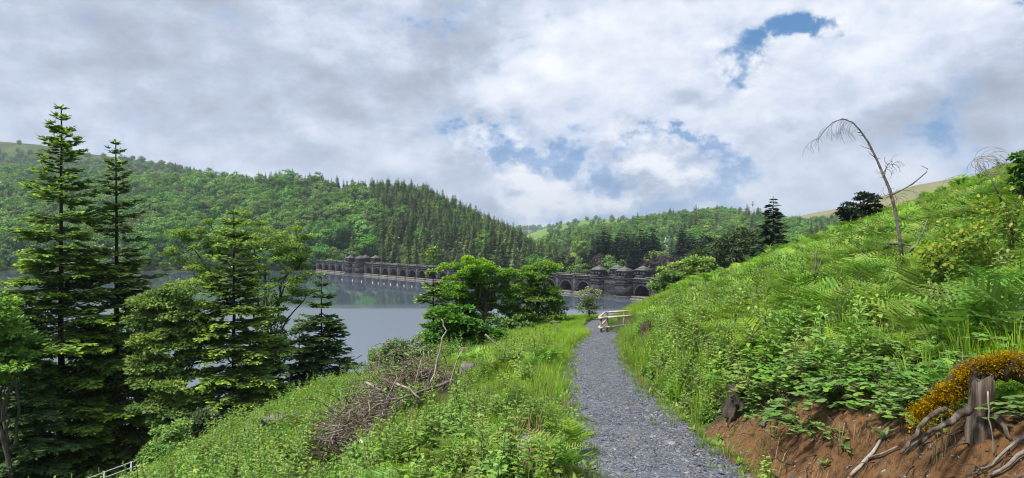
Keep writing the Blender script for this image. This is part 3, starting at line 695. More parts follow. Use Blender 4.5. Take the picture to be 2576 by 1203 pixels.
def broadleaf(H, ells, ncl, clr, nleaf, leaf, tr=.12, mats=('broad_near', 'bark'), limbs=7, flat=.5, lean=(0, 0), trunk_h=.5, shell=.5, dark=.0, thin=1.0, aspect=.85, orient=0.0):
    """tree from crown ellipsoids (x, y, z, rx, ry, rz): limbs reach leaf clumps spread through them"""
    Bt, Bc = MB(), MB(); ells = np.array(ells, float)
    vol = np.cbrt(ells[:, 3] * ells[:, 4] * ells[:, 5]) ** 2.2; pick = rng.choice(len(ells), ncl * 3, p=vol / vol.sum())
    u = rvec(ncl * 3) * (rng.random(ncl * 3) ** shell)[:, None]; C = ells[pick, :3] + u * ells[pick, 3:]
    keep = [0]
    for i in range(1, len(C)):
        if len(keep) >= ncl: break
        if np.min(np.linalg.norm(C[keep] - C[i], axis=1)) > clr * .62: keep.append(i)
    C = C[keep]; U = u[keep]
    top = np.array([lean[0], lean[1], H * trunk_h]); TP = curve((0, 0, 0), top, (rng.normal() * .03 * H, rng.normal() * .03 * H, 0), 8, .015)
    Bt.tube(TP, np.linspace(tr, tr * .55, 8), 7, rough=.08)
    order = np.argsort(-np.linalg.norm(C - top, axis=1)); seeds = [order[0]]
    while len(seeds) < min(limbs, len(C)):
        d = np.min(np.linalg.norm(C[:, None] - C[seeds][None], axis=2), 1); seeds.append(int(np.argmax(d)))
    LP = []; LR = []
    for s_ in seeds:
        st = TP[rng.integers(4, 8)]; P = curve(st, C[s_], np.array([0, 0, .10]) * np.linalg.norm(C[s_] - st) * rng.uniform(-.6, 1.2), 9, .03)
        rad = np.linspace(tr * .5, tr * .10, 9); Bt.tube(P, rad, 5); LP.append(P); LR.append(rad)
    LPa = np.vstack(LP); LRa = np.concatenate(LR)
    for i in range(len(C)):
        if i in seeds: continue
        d = np.linalg.norm(LPa - C[i], axis=1) + 1.2 * np.clip(LPa[:, 2] - C[i, 2], 0, None); j = int(np.argmin(d))
        P = curve(LPa[j], C[i], (0, 0, -.08 * d[j]), 5, .04); Bt.tube(P, np.linspace(max(.004, LRa[j] * .55), tr * .05 + .002, 5), 4, cap=False)
    N = len(C) * nleaf; ci = np.repeat(np.arange(len(C)), nleaf)
    o = rvec(N) * (rng.random(N) ** .42)[:, None]; o[:, 2] = np.abs(o[:, 2]) * 1.1 - .28
    size = rng.uniform(.7, 1.25, len(C))[ci] * clr
    Pp = C[ci] + o * size[:, None] * np.array([1, 1, flat])
    out = norm(o * [1, 1, .5] + U[ci] * .4 + rng.normal(size=(N, 3)) * .45); out[:, 2] -= .25; A = norm(out)
    S = norm(np.cross(A, np.array([0, 0, 1.])) + rng.normal(size=(N, 3)) * .35)
    if orient:
        nv = norm(norm(o) * .9 + norm(U[ci]) * .9 + [0, 0, .35] + rng.normal(size=(N, 3)) * orient); A = norm(np.cross(nv, rng.normal(size=(N, 3)))); S = np.cross(nv, A)
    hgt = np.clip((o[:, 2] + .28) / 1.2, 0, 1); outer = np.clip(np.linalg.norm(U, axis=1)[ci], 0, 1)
    tip = np.clip(hgt * .62 + .22 * np.clip(U[ci][:, 2], -.5, 1) + rng.normal(size=N) * .16 + rng.normal(size=len(C))[ci] * .14 - dark, 0, 1)  # young leaves paler, plus painted shading: bright clump tops, dark undersides
    ls = leaf * rng.uniform(.7, 1.3, N)
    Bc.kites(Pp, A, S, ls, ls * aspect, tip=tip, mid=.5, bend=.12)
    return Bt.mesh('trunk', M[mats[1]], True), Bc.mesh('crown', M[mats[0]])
def conifer_far(H, Rr, tiers, k, mats, shape=1.0, droop=.25, bare=.12, raggy=.25):
    """conifer seen from afar, one mesh: slot 0 needles, slot 1 bark"""
    B = MB(); B.tube([[0, 0, 0], [0, 0, H * .5], [0, 0, H]], [H * .014, H * .009, .03], 5, mat=1)
    for i in range(tiers):
        f = (i + rng.random() * .6) / tiers; z = H * (bare + (1 - bare) * f); L0 = Rr * max(.05, (1 - f)) ** shape * rng.uniform(1 - raggy, 1 + raggy)
        n = max(4, int(k * (1 - f * .55)))
        az = rng.random() * 6.28 + np.arange(n) * 6.283 / n + rng.normal(size=n) * .2; L = L0 * rng.uniform(.7, 1.2, n)
        d = np.stack([np.cos(az), np.sin(az), np.zeros(n)], 1); sd = np.stack([-np.sin(az), np.cos(az), np.zeros(n)], 1)
        for r0, r1, wd in ((0.0, .7, .5), (.3, .8, .45), (.55, 1.0, .32)):
            for sgn in (-1, 0, 1):
                A = norm(d + sd * sgn * .55 + rng.normal(size=(n, 3)) * .12); A[:, 2] += .12 - droop * r1; A = norm(A)
                S = norm(np.cross(A, [0, 0, 1.]) + rng.normal(size=(n, 3)) * .35)
                C = d * (L * r0)[:, None] + np.array([0, 0, 1]) * (z - droop * .4 * L * r0)[:, None] + rng.normal(size=(n, 3)) * .08 * L[:, None]
                B.kites(C, A, S, L * (r1 - r0) + .15, L * wd * .55 + .1, tip=np.clip(r1 - .35 + rng.normal(size=n) * .22, 0, 1))
    return B.mesh('conifer_tree', [M[mats[0]], M[mats[1]]])
def broad_far(H, Rw, ncl, nleaf, leaf, key):
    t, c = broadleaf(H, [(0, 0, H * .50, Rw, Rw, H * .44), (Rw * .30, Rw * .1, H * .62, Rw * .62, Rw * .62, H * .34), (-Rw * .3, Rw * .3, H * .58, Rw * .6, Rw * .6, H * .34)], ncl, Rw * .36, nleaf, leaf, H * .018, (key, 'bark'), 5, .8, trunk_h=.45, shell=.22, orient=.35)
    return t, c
def joined(name, t, c):
    """trunk and crown as one mesh, for trees too far away to show them apart"""
    import bmesh
    bm = bmesh.new(); bm.from_mesh(c); nf = len(bm.faces); bm.from_mesh(t)
    bm.faces.ensure_lookup_table()
    for f in bm.faces[nf:]: f.material_index = 1
    me = bpy.data.meshes.new(name); bm.to_mesh(me); bm.free(); me.materials.append(c.materials[0]); me.materials.append(t.materials[0])
    return me

def grass_tuft(n, h, spread, key, wid=.012, droop=.5):
    B = MB(); az = rng.random(n) * 6.28; r = spread * np.sqrt(rng.random(n)); hh = h * rng.uniform(.55, 1.15, n); lean = rng.uniform(.05, droop, n) * hh; wd = wid * rng.uniform(.7, 1.3, n)
    a2 = az + rng.normal(size=n) * .7; d = np.stack([np.cos(a2), np.sin(a2), 0 * a2], 1); sd = np.stack([-d[:, 1], d[:, 0], 0 * a2], 1)
    base = np.stack([r * np.cos(az), r * np.sin(az), 0 * az], 1); V = []; T = []
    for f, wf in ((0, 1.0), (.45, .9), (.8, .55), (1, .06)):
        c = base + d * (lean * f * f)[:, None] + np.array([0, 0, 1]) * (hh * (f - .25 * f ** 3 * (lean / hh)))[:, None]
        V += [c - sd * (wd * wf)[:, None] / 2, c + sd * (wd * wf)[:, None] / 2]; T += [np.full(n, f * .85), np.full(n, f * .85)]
    V = np.stack(V, 1); T = np.stack(T, 1); b = (np.arange(n) * 8)[:, None]
    q = np.vstack([b + np.array([[2 * k, 2 * k + 1, 2 * k + 3, 2 * k + 2]]) for k in range(3)])
    B.add(V.reshape(-1, 3), q=q, tip=T.ravel()); return B.mesh('grass_tuft', M[key])
def herb(h, nl, ll, key='herb', stems=1, wr=.42, flower=False):
    """upright leafy stems; slot 0 leaves, slot 1 stems"""
    B = MB()
    for s_ in range(stems):
        o = np.append(rng.normal(size=2) * .05 * (stems > 1), 0); hh = h * rng.uniform(.7, 1.1); tp = o + [rng.normal() * .08 * hh, rng.normal() * .08 * hh, hh]
        P = curve(o, tp, (rng.normal() * .02, rng.normal() * .02, 0), 5); B.tube(P, np.linspace(.005, .002, 5), 3, mat=1, cap=False)
        f = np.linspace(.03, 1, nl); az = np.arange(nl) * 2.4 + rng.random() * 6; C = np.stack([np.interp(f, np.linspace(0, 1, 5), P[:, j]) for j in range(3)], 1)
        l = ll * np.interp(f, [0, .3, 1], [1.25, 1.0, .45]) * rng.uniform(.75, 1.2, nl); up = np.interp(f, [0, .5, 1], [.15, .6, 1.4]) + rng.normal(size=nl) * .2
        A = norm(np.stack([np.cos(az), np.sin(az), up], 1)); S = norm(np.cross(A, [0, 0, 1.])); Nn = np.cross(S, A)
        tp_ = np.clip(.25 + .6 * f + rng.normal(size=nl) * .15, 0, 1)
        B.kites(C, A, S, l * .62, l * wr, tip=tp_ * .8, mid=.7, bend=-.12)
        A2 = norm(A - np.array([0, 0, .75])); B.kites(C + A * (l * .36)[:, None], A2, S, l * .62, l * wr * .95, tip=tp_, mid=.25, bend=.05)
        if flower: B.tube([tp, tp + [0, 0, .10 * hh]], [.009, .004], 5, mat=0, tip=.2)
    return B.mesh('leafy_herb', [M[key], M['stem']])
def fern(nf, L, npair, lod=1, key='fern', upright=1.0):
    """bracken: arching fronds of separate toothed pinnae; slot 0 green, slot 1 stalk"""
    B = MB()
    for k in range(nf):
        az = k * 6.283 / nf + rng.normal() * .4; d = np.array([math.cos(az), math.sin(az), 0]); sd = np.array([-d[1], d[0], 0]); l = L * rng.uniform(.65, 1.1)
        t = np.linspace(0, 1, 9); u_ = upright * rng.uniform(.75, 1.2); bow = rng.uniform(.35, .75); roll = rng.normal() * .22
        P = d * (l * (.15 * t + bow * t ** 2))[:, None] + np.array([0, 0, 1]) * (l * u_ * (t - .45 * t ** 2.6))[:, None] + sd * (rng.normal() * .1 * l * t ** 2)[:, None]
        B.tube(P, np.linspace(.006, .0015, 9), 3, mat=1, cap=False)
        f = .26 + .73 * np.linspace(0, 1, npair) ** .9; C = np.stack([np.interp(f, t, P[:, j]) for j in range(3)], 1); Tn = norm(np.stack([np.interp(f, t, np.gradient(P[:, j])) for j in range(3)], 1))
        pl = l * .40 * np.interp(f, [.26, .38, 1], [.75, 1, .08])
        sdr = norm(sd + np.array([0, 0, roll]))
        for side in (-1, 1):
            A = norm(Tn * .38 + side * sdr + rng.normal(size=C.shape) * .06 + [0, 0, .10]); Nn = norm(np.cross(A, Tn) * side); S = norm(np.cross(A, Nn) + rng.normal(size=C.shape) * .12)
            tp_ = np.clip(.25 + .55 * f + rng.normal(size=npair) * .16, 0, 1)
            if lod == 0: B.kites(C, A, S, pl, pl * .26 + .012, tip=tp_, mid=.3)
            else:
                B.kites(C, A, S, pl, pl * .13 + .004, tip=tp_, mid=.3)
                for g in (.12, .27, .42, .57, .72, .86):
                    w2 = l * .034 * np.interp(f, [.26, .4, 1], [.95, 1, .3]) * (1 - g * .62); c2 = C + A * (pl * g)[:, None]
                    for s2 in (-1, 1): B.kites(c2, norm(S * s2 + A * .55), A, w2 * 1.25, pl * .085, tip=np.clip(tp_ + .15 * g, 0, 1), mid=.4)
    return B.mesh('fern', [M[key], M['fern_stalk']])
def leaf_poly(B, c, A, S, l, w, tip, mat=0):
    """ovate toothed leaf of eight corners folded on its midrib"""
    N = np.cross(A, S); f = [(0, 0), (.18, .38), (.42, .5), (.7, .36), (1, 0)]
    mid = [c + A * l * x for x, _ in f]; Lf = [c + A * l * x + S * w * y + N * w * .12 for x, y in f[1:4]]; Rt = [c + A * l * x - S * w * y + N * w * .12 for x, y in f[1:4]]
    B.add(np.array(mid + Lf + Rt), t=[[0, 1, 5], [3, 4, 7], [0, 8, 1], [3, 10, 4]], q=[[1, 2, 6, 5], [2, 3, 7, 6], [1, 8, 9, 2], [2, 9, 10, 3]], tip=tip, mat=mat)
def bramble(n, L, ll, key='bramble', tri=True):
    B = MB()
    for k in range(n):
        az = rng.random() * 6.28; d = np.array([math.cos(az), math.sin(az), 0]); l = L * rng.uniform(.5, 1.1)
        P = curve((0, 0, 0), d * l + [0, 0, l * rng.uniform(.1, .5)], (0, 0, .22 * l), 7, .02); B.tube(P, np.linspace(.006, .002, 7), 4, mat=1, cap=False)
        for f in np.linspace(.2, 1, 6):
            c = np.array([np.interp(f, np.linspace(0, 1, 7), P[:, j]) for j in range(3)]); a2 = az + rng.choice([-1, 1]) * rng.uniform(.4, 1.6)
            e = np.array([math.cos(a2), math.sin(a2), .35]); e /= np.linalg.norm(e); c2 = c + e * ll * .7; B.tube([c, c2], [.0025, .0015], 3, mat=1, cap=False)
            t_ = np.clip(rng.normal(.5, .25), 0, 1)
            for da in ((-1.25, 0, 1.25) if tri else (0,)):
                A = np.array([math.cos(a2 + da), math.sin(a2 + da), rng.uniform(-.25, .15)]); A /= np.linalg.norm(A); S = np.cross(A, [0, 0, 1.]); S = S / np.linalg.norm(S) + np.array([0, 0, rng.normal() * .2])
                leaf_poly(B, c2, A, S, ll * rng.uniform(.85, 1.15), ll * .72, t_)
    return B.mesh('bramble', [M[key], M['stem']])
def rosette(n, ll, key='herb'):
    B = MB()
    for k in range(n):
        az = k * 2.4 + rng.normal() * .2; A = np.array([math.cos(az), math.sin(az), rng.uniform(.25, .9)]); A /= np.linalg.norm(A); S = np.cross(A, [0, 0, 1.]); S /= np.linalg.norm(S)
        leaf_poly(B, np.array([0, 0, .01 + .012 * k]), A, S, ll * rng.uniform(.6, 1.1), ll * .36, np.clip(rng.normal(.5, .2), 0, 1))
    return B.mesh('broad_leaved_plant', [M[key], M['stem']])

# ------------------------------------------------------------------ scattering of what nobody could count
def scatter(name, pts, rot, scl, idx, sources, kind='stuff', parent=None):
    """one object whose points carry copies of the source meshes"""
    pts = np.asarray(pts, float); me = bpy.data.meshes.new(name); me.vertices.add(len(pts)); me.vertices.foreach_set('co', pts.astype(np.float32).ravel())
    a = me.attributes.new('rot', 'FLOAT_VECTOR', 'POINT'); a.data.foreach_set('vector', np.asarray(rot, np.float32).ravel())
    a = me.attributes.new('scl', 'FLOAT', 'POINT'); a.data.foreach_set('value', np.asarray(scl, np.float32))
    a = me.attributes.new('idx', 'INT', 'POINT'); a.data.foreach_set('value', np.asarray(idx, np.int32))
    o = obj(name, me, parent); g = bpy.data.node_groups.new(name, 'GeometryNodeTree')
    g.interface.new_socket('Geometry', in_out='INPUT', socket_type='NodeSocketGeometry'); g.interface.new_socket('Geometry', in_out='OUTPUT', socket_type='NodeSocketGeometry')
    N = g.nodes; Lk = g.links; gi = N.new('NodeGroupInput'); go = N.new('NodeGroupOutput'); j = N.new('GeometryNodeGeometryToInstance'); ip = N.new('GeometryNodeInstanceOnPoints')
    for s_ in reversed(sources):
        so = bpy.data.objects.new(s_.name + '_source', s_); oi = N.new('GeometryNodeObjectInfo'); oi.inputs['Object'].default_value = so; Lk.new(oi.outputs['Geometry'], j.inputs[0])
    def na(nm, dt):
        n_ = N.new('GeometryNodeInputNamedAttribute'); n_.data_type = dt; n_.inputs['Name'].default_value = nm
        return n_.outputs['Attribute']
    Lk.new(gi.outputs[0], ip.inputs['Points']); Lk.new(j.outputs[0], ip.inputs['Instance']); ip.inputs['Pick Instance'].default_value = True
    Lk.new(na('idx', 'INT'), ip.inputs['Instance Index']); Lk.new(na('rot', 'FLOAT_VECTOR'), ip.inputs['Rotation']); Lk.new(na('scl', 'FLOAT'), ip.inputs['Scale'])
    Lk.new(ip.outputs[0], go.inputs[0])
    md = o.modifiers.new('scatter', 'NODES'); md.node_group = g
    return tag(o, kind=kind)
def rots(n, tilt=.12):
    return np.column_stack([rng.normal(size=n) * tilt, rng.normal(size=n) * tilt, rng.random(n) * 6.28])
def ground_points(n, x0, x1, y0, y1, power=1.0):
    """points over the hillside in path coordinates (metres from the path, metres ahead), kept to the field of view"""
    s = rng.uniform(x0, x1, n); Y = y0 + (y1 - y0) * rng.random(n) ** power; X = path_x(Y) + s
    k = (np.abs(X) < .86 * Y + 2.2) & (np.abs(s) > path_w(Y) + .02)
    return s[k], X[k], Y[k]
# ------------------------------------------------------------------ woods on the far hills
def poisson(hill, n, x0, x1, f0, f1, spacing, keep=None):
    xd = rng.uniform(x0, x1, n); f = rng.uniform(f0, f1, n); X, Y, Z = hill.at(xd, f); cells = {}; out = []
    m = keep(xd, f) if keep else np.ones(n, bool)
    for i in range(n):
        if not m[i]: continue
        c = (int(X[i] // spacing), int(Y[i] // spacing))
        if any((np.hypot(X[j] - X[i], Y[j] - Y[i]) < spacing) for a in (-1, 0, 1) for b in (-1, 0, 1) for j in cells.get((c[0] + a, c[1] + b), ())): continue
        cells.setdefault(c, []).append(i); out.append(i)
    out = np.array(out); return xd[out], f[out], np.stack([X[out], Y[out], Z[out]], 1)
def build_woods():
    BR = []
    for k in range(7):
        H = 13; Rw = 5.4 + .5 * (k % 3); t, c = broad_far(H, Rw, 40, 52, .74, 'broad'); BR.append(joined('broadleaf_tree', t, c))
    WI = []
    for k in range(2): t, c = broad_far(9, 4.4, 36, 40, .55, 'willow'); WI.append(joined('grey_green_tree', t, c))
    LA = [conifer_far(17, 4.0, 26, 8, ('larch', 'bark'), .62, .16, .08, .28) for _ in range(4)]
    DK = [conifer_far(14, 3.1, 24, 8, ('conifer_dark', 'fir_bark'), .8, .3, .06, .3) for _ in range(3)]
    RU = [conifer_far(15, 3.7, 22, 7, ('rusty', 'bark'), .6, .2, .10, .3) for _ in range(2)]
    kinds = {'broad': BR, 'willow': WI, 'larch': LA, 'dark': DK, 'rusty': RU}
    T = []   # (kind, variant, pos, scale, place)
    # the wooded hill across the lake
    xd, f, P = poisson(H_wood, 30000, -260, 1400, 0.0, 1.04, 7.8)
    n1 = vnoise(xd * .012, f * 5, 3); n2 = rng.random(len(xd)); grad = np.interp(xd, [700, 860, 1000, 1200, 1400], [-1, -.1, .5, .75, .6])
    for i in range(len(xd)):
        x, ff = xd[i], f[i]; w = grad[i] + .5 * (ff - .35) + .55 * n1[i] + .3 * (n2[i] - .5)
        if 545 < x < 910 and ff > .93: k = 'dark' if n2[i] < .8 else 'larch'
        elif w > .12: k = 'rusty' if (n2[i] < .22 and .15 < ff < .8 and x > 850) else ('dark' if n2[i] > .93 else 'larch')
        elif x < 420 and n1[i] > .35 and ff > .5: k = 'willow'
        else: k = 'broad' if n2[i] < .93 else ('larch' if n2[i] < .965 else 'willow')
        sc_ = (rng.choice([.7, .85, 1.0, 1.2, 1.35]) * rng.uniform(.85, 1.15)) if k == 'broad' else rng.uniform(.78, 1.08) * (1.0 if k != 'dark' or ff < .9 else 1.0)
        if ff < .06: sc_ *= .75
        T.append((k, P[i], sc_, 'wood'))
    xd, f, P = poisson(H_wood, 9000, 800, 1400, .22, 1.03, 7.0, lambda x, f: (np.interp(x, [800, 900, 1000, 1200, 1400], [-1, -.1, .4, .6, .5]) + .5 * (f - .35) + .55 * vnoise(x * .012, f * 5, 3)) > .22)
    for i in range(len(xd)): T.append(('larch' if rng.random() < .78 else ('rusty' if rng.random() < .6 else 'broad'), P[i], rng.uniform(.75, 1.02), 'wood'))
    # scrub and plantation on the moor behind it
    xd, f, P = poisson(H_moor, 6000, -100, 640, .35, .97, 13, lambda x, f: rng.random(len(x)) < np.interp(f, [.35, .6, .85, 1], [.95, .6, .2, .05]) + .3 * vnoise(x * .03, f * 12, 77))
    for i in range(len(xd)): T.append(('broad' if rng.random() < .6 else 'willow', P[i], rng.uniform(.6, 1.1), 'moor'))
    xd, f, P = poisson(H_moor, 5000, 425, 540, .80, 1.02, 8)
    for i in range(len(xd)): T.append(('dark', P[i], rng.uniform(.55, .75), 'plantation'))
    # the hill beyond the dam, with a felled strip and a pasture left open
    def keep(x, f):
        op = np.maximum(mid_patch(x, f), np.maximum(blobm(x, f, 1835, .85, 95, .32), blobm(x, f, 1692, .14, 60, .20)))
        return (op < .25) | (rng.random(len(x)) < .04)
    xd, f, P = poisson(H_mid, 16000, 1300, 2300, 0.0, 1.03, 8.6, keep)
    n1 = vnoise(xd * .02, f * 5, 13)
    for i in range(len(xd)):
        r = rng.random(); k = 'dark' if (1700 < xd[i] < 1760 and f[i] > .95) else ('larch' if r < .08 + .4 * (n1[i] > .25) else 'broad' if r < .80 else 'willow')
        T.append((k, P[i], rng.uniform(.7, 1.1), 'mid'))
    xd, f, P = poisson(H_green, 900, 1380, 1700, .3, .95, 26, lambda x, f: rng.random(len(x)) < .35)
    for i in range(len(xd)): T.append(('broad', P[i], rng.uniform(.7, 1.0), 'mid'))
    xd, f, P = poisson(H_far, 2200, 1240, 1500, .1, 1.0, 26, lambda x, f: vnoise(x * .05, f * 9, 5) > .0)
    for i in range(len(xd)): T.append(('dark' if rng.random() < .5 else 'broad', P[i], rng.uniform(1.0, 1.7), 'mid'))
    xd, f, P = poisson(H_right, 6000, 1900, 2260, .05, .62, 12, lambda x, f: f < np.interp(x, [1900, 2050, 2150, 2260], [.9, .75, .6, .35]))
    for i in range(len(xd)): T.append(('dark' if rng.random() < .45 else 'willow' if rng.random() < .5 else 'broad', P[i], rng.uniform(.6, .95), 'mid'))
    for xx, ff in ((2318, .58), (2350, .57), (2372, .60), (2385, .56)): T.append(('willow', np.array(H_right.at(xx, ff)), 1.0, 'mid'))
    # one object each for the largest in view, one mass for the rest
    info = {'broad': ('broadleaf_tree', 'tree', 280), 'larch': ('larch_tree', 'tree', 200), 'rusty': ('browned_conifer', 'tree', 60), 'dark': ('spruce_tree', 'tree', 60), 'willow': ('grey_green_tree', 'tree', 30)}
    lab = {('broad', 0): 'round green broadleaf tree in the wood covering the hill left of the dam', ('broad', 1): 'round green broadleaf tree in the hillside wood behind the dam', ('larch', 0): 'soft green larch in the wood left of the dam',
           ('larch', 1): 'tall soft green larch on the wooded hill behind the dam', ('rusty', 0): 'browned thin conifer among green trees on the far hill', ('rusty', 1): 'browned thin conifer among green larches behind the dam',
           ('dark', 0): 'dark pointed spruce on the wooded hill across the lake', ('dark', 1): 'dark pointed spruce on the wooded hill behind the dam', ('willow', 0): 'grey green bushy tree on the far hill left of the dam', ('willow', 1): 'grey green bushy tree on the hill behind the dam'}
    rest = []
    for kind, vs in kinds.items():
        idx = [i for i, t in enumerate(T) if t[0] == kind]
        size = {i: T[i][2] / T[i][1][1] * (abs(T[i][1][0]) < .78 * T[i][1][1]) * (T[i][3] == 'wood') for i in idx}
        best = sorted(idx, key=lambda i: -size[i])[:info[kind][2]]; bs = set(b for b in best if size[b] > 0)
        for i in idx:
            v = rng.integers(len(vs)); p = T[i][1]; s_ = T[i][2]
            if i in bs:
                o = obj(info[kind][0], vs[v], None, p - [0, 0, .3], rng.random() * 6.28, (s_, s_, s_ * rng.uniform(.88, 1.15)))
                px = p[0] / p[1] * FD + CXD; side = int(px > 830); hz = (p[1] - 395) / 300
                where = 'right beside the far shore' if hz < .06 else 'low on the slope' if hz < .35 else 'half way up the slope' if hz < .75 else 'near the hill line'
                part_ = 'left of the two tall firs' if px < 110 else 'seen between the two tall firs' if px < 290 else 'right of the two tall firs' if px < 480 else 'above the oak' if px < 815 else 'above the left turrets' if px < 990 else 'above the middle of the dam' if px < 1150 else 'where the hill falls to the valley'
                l_ = {'broad': 'round green broadleaf tree', 'larch': 'soft green larch', 'rusty': 'browned thin conifer', 'dark': 'dark pointed spruce', 'willow': 'grey green bushy tree'}[kind] + ' ' + where + ', ' + part_
                tag(o, l_, 'tree', l_)
            else: rest.append((kind, v, p - [0, 0, .3], s_))
    src = []; base = {}
    for kind, vs in kinds.items(): base[kind] = len(src); src += vs
    n = len(rest); rt = rots(n, .02)
    o = scatter('far_wood', [r[2] for r in rest], rt, [r[3] for r in rest], [base[r[0]] + r[1] for r in rest], src)
    tag(o, 'dense mixed wood covering the hills around the lake', 'wood')
    print('trees', {k: sum(t[0] == k for t in T) for k in kinds}, 'rest', n)
    return kinds
far_kinds = build_woods()

# ------------------------------------------------------------------ trees behind the right end of the dam
def build_dam_grove():
    SP = [conifer_far(22, 4.6, 36, 12, ('conifer_black', 'fir_bark'), .62, .35, .04, .28) for _ in range(4)]
    PI = []
    for _ in range(2):
        t, c = broadleaf(16, [(0, 0, 10, 4.2, 4.2, 5), (1, 0, 13, 3, 3, 3), (-1, 0, 7, 3.8, 3.8, 3)], 60, 1.6, 60, .62, .28, ('conifer_black', 'fir_bark'), 7, .5, trunk_h=.7, shell=.5); PI.append(joined('pine_tree', t, c))
    CO = []
    for _ in range(2): t, c = broad_far(14, 5.5, 46, 46, .62, 'copper'); CO.append(joined('copper_beech', t, c))
    BR = far_kinds['broad']; WI = far_kinds['willow']
    G = 'trees standing behind the right end of the dam'
    L = [('tall_conifer', SP, 'dark conifer', [(1520, 572, 300, 'leftmost tall dark conifer above the right turrets'), (1573, 580, 305, 'tall dark conifer second from left above the right turrets'), (1612, 575, 310, 'tall dark conifer with sharp top left of the white house'),
                (1642, 572, 312, 'broad dark conifer just left of the white house'), (1553, 590, 310, 'dark conifer squeezed between two taller ones above the turrets'), (1715, 572, 290, 'tall dark conifer right of the white house, left of its pair'),
                (1738, 583, 285, 'dark conifer right of the white house, right of its pair'), (1775, 592, 270, 'dark conifer at the hill edge right of the house'), (1705, 610, 300, 'low dark conifer right of the white house'),
                (1590, 612, 290, 'shorter dark conifer behind the middle right turret')]),
         ('pine_tree', PI, 'pine', [(1415, 640, 290, 'dark spreading pine above the balustrade, leftmost'), (1440, 640, 285, 'dark spreading pine second above the balustrade'), (1468, 634, 290, 'dark spreading pine left of the right turrets'), (1492, 622, 300, 'dark pine close to the tall conifers left of the turrets'), (1790, 590, 200, 'dark pine beside the grey green bush on the right')]),
         ('copper_beech', CO, 'beech', [(1512, 636, 268, 'purple copper beech behind the left of the right turrets'), (1640, 645, 262, 'purple copper beech above the rightmost turret'), (1672, 632, 265, 'larger purple copper beech right of the turrets'), (1695, 642, 255, 'purple copper beech at far right beside the hill')]),
         ('broadleaf_tree', BR, 'tree', [(1540, 640, 258, 'light green tree between copper beech and conifers'), (1655, 625, 290, 'light green tree under the white house'), (1350, 640, 330, 'bright green tree left of the dark pines, leftmost'), (1375, 650, 300, 'bright green tree left of the dark pines, lower'),
                  (1395, 660, 280, 'bright green tree close behind the balustrade'), (1460, 655, 262, 'light green bush on the bank behind the balustrade')])]
    for nm, ms, cat, items in L:
        for k, (x, y, Z, lab) in enumerate(items):
            p = dpt(x, y, Z); h0 = {'tall_conifer': 22, 'pine_tree': 16.5, 'copper_beech': 14, 'broadleaf_tree': 13}[nm]
            base = 1.0 if nm != 'tall_conifer' else -2.0; s_ = (p[2] - base) / h0
            w = max(s_ * 1.25, .85) if nm == 'tall_conifer' else s_
            tag(obj(nm, ms[k % len(ms)], None, (p[0], p[1], base), rng.random() * 6, (w, w, s_)), lab, cat, G)
    for x, y, Z in ((1535, 588, 318), (1560, 584, 322), (1594, 586, 325), (1626, 582, 322), (1505, 592, 316), (1580, 600, 300), (1545, 606, 296), (1652, 596, 318), (1725, 590, 300), (1756, 598, 285)):
        p = dpt(x, y, Z); s_ = (p[2] + 2) / 22; l = 'dark conifer filling the gaps between the tall ones behind the right turrets'
        tag(obj('tall_conifer', SP[rng.integers(4)], None, (p[0], p[1], -2), rng.random() * 6, (s_ * 1.25, s_ * 1.25, s_)), l, 'conifer', l)
    B = MB(); B.add([[-30, 320, -6], [46, 226, -2], [110, 195, 1], [260, 215, 20], [300, 500, 25], [-40, 520, -6]], t=[[0, 1, 5], [1, 2, 3], [1, 3, 4], [1, 4, 5]])
    tag(obj('terrain', B.mesh('terrain', hill_material('grove_floor', (.05, .09, .025), (.09, .16, .035), .05))), kind='structure')
build_dam_grove()
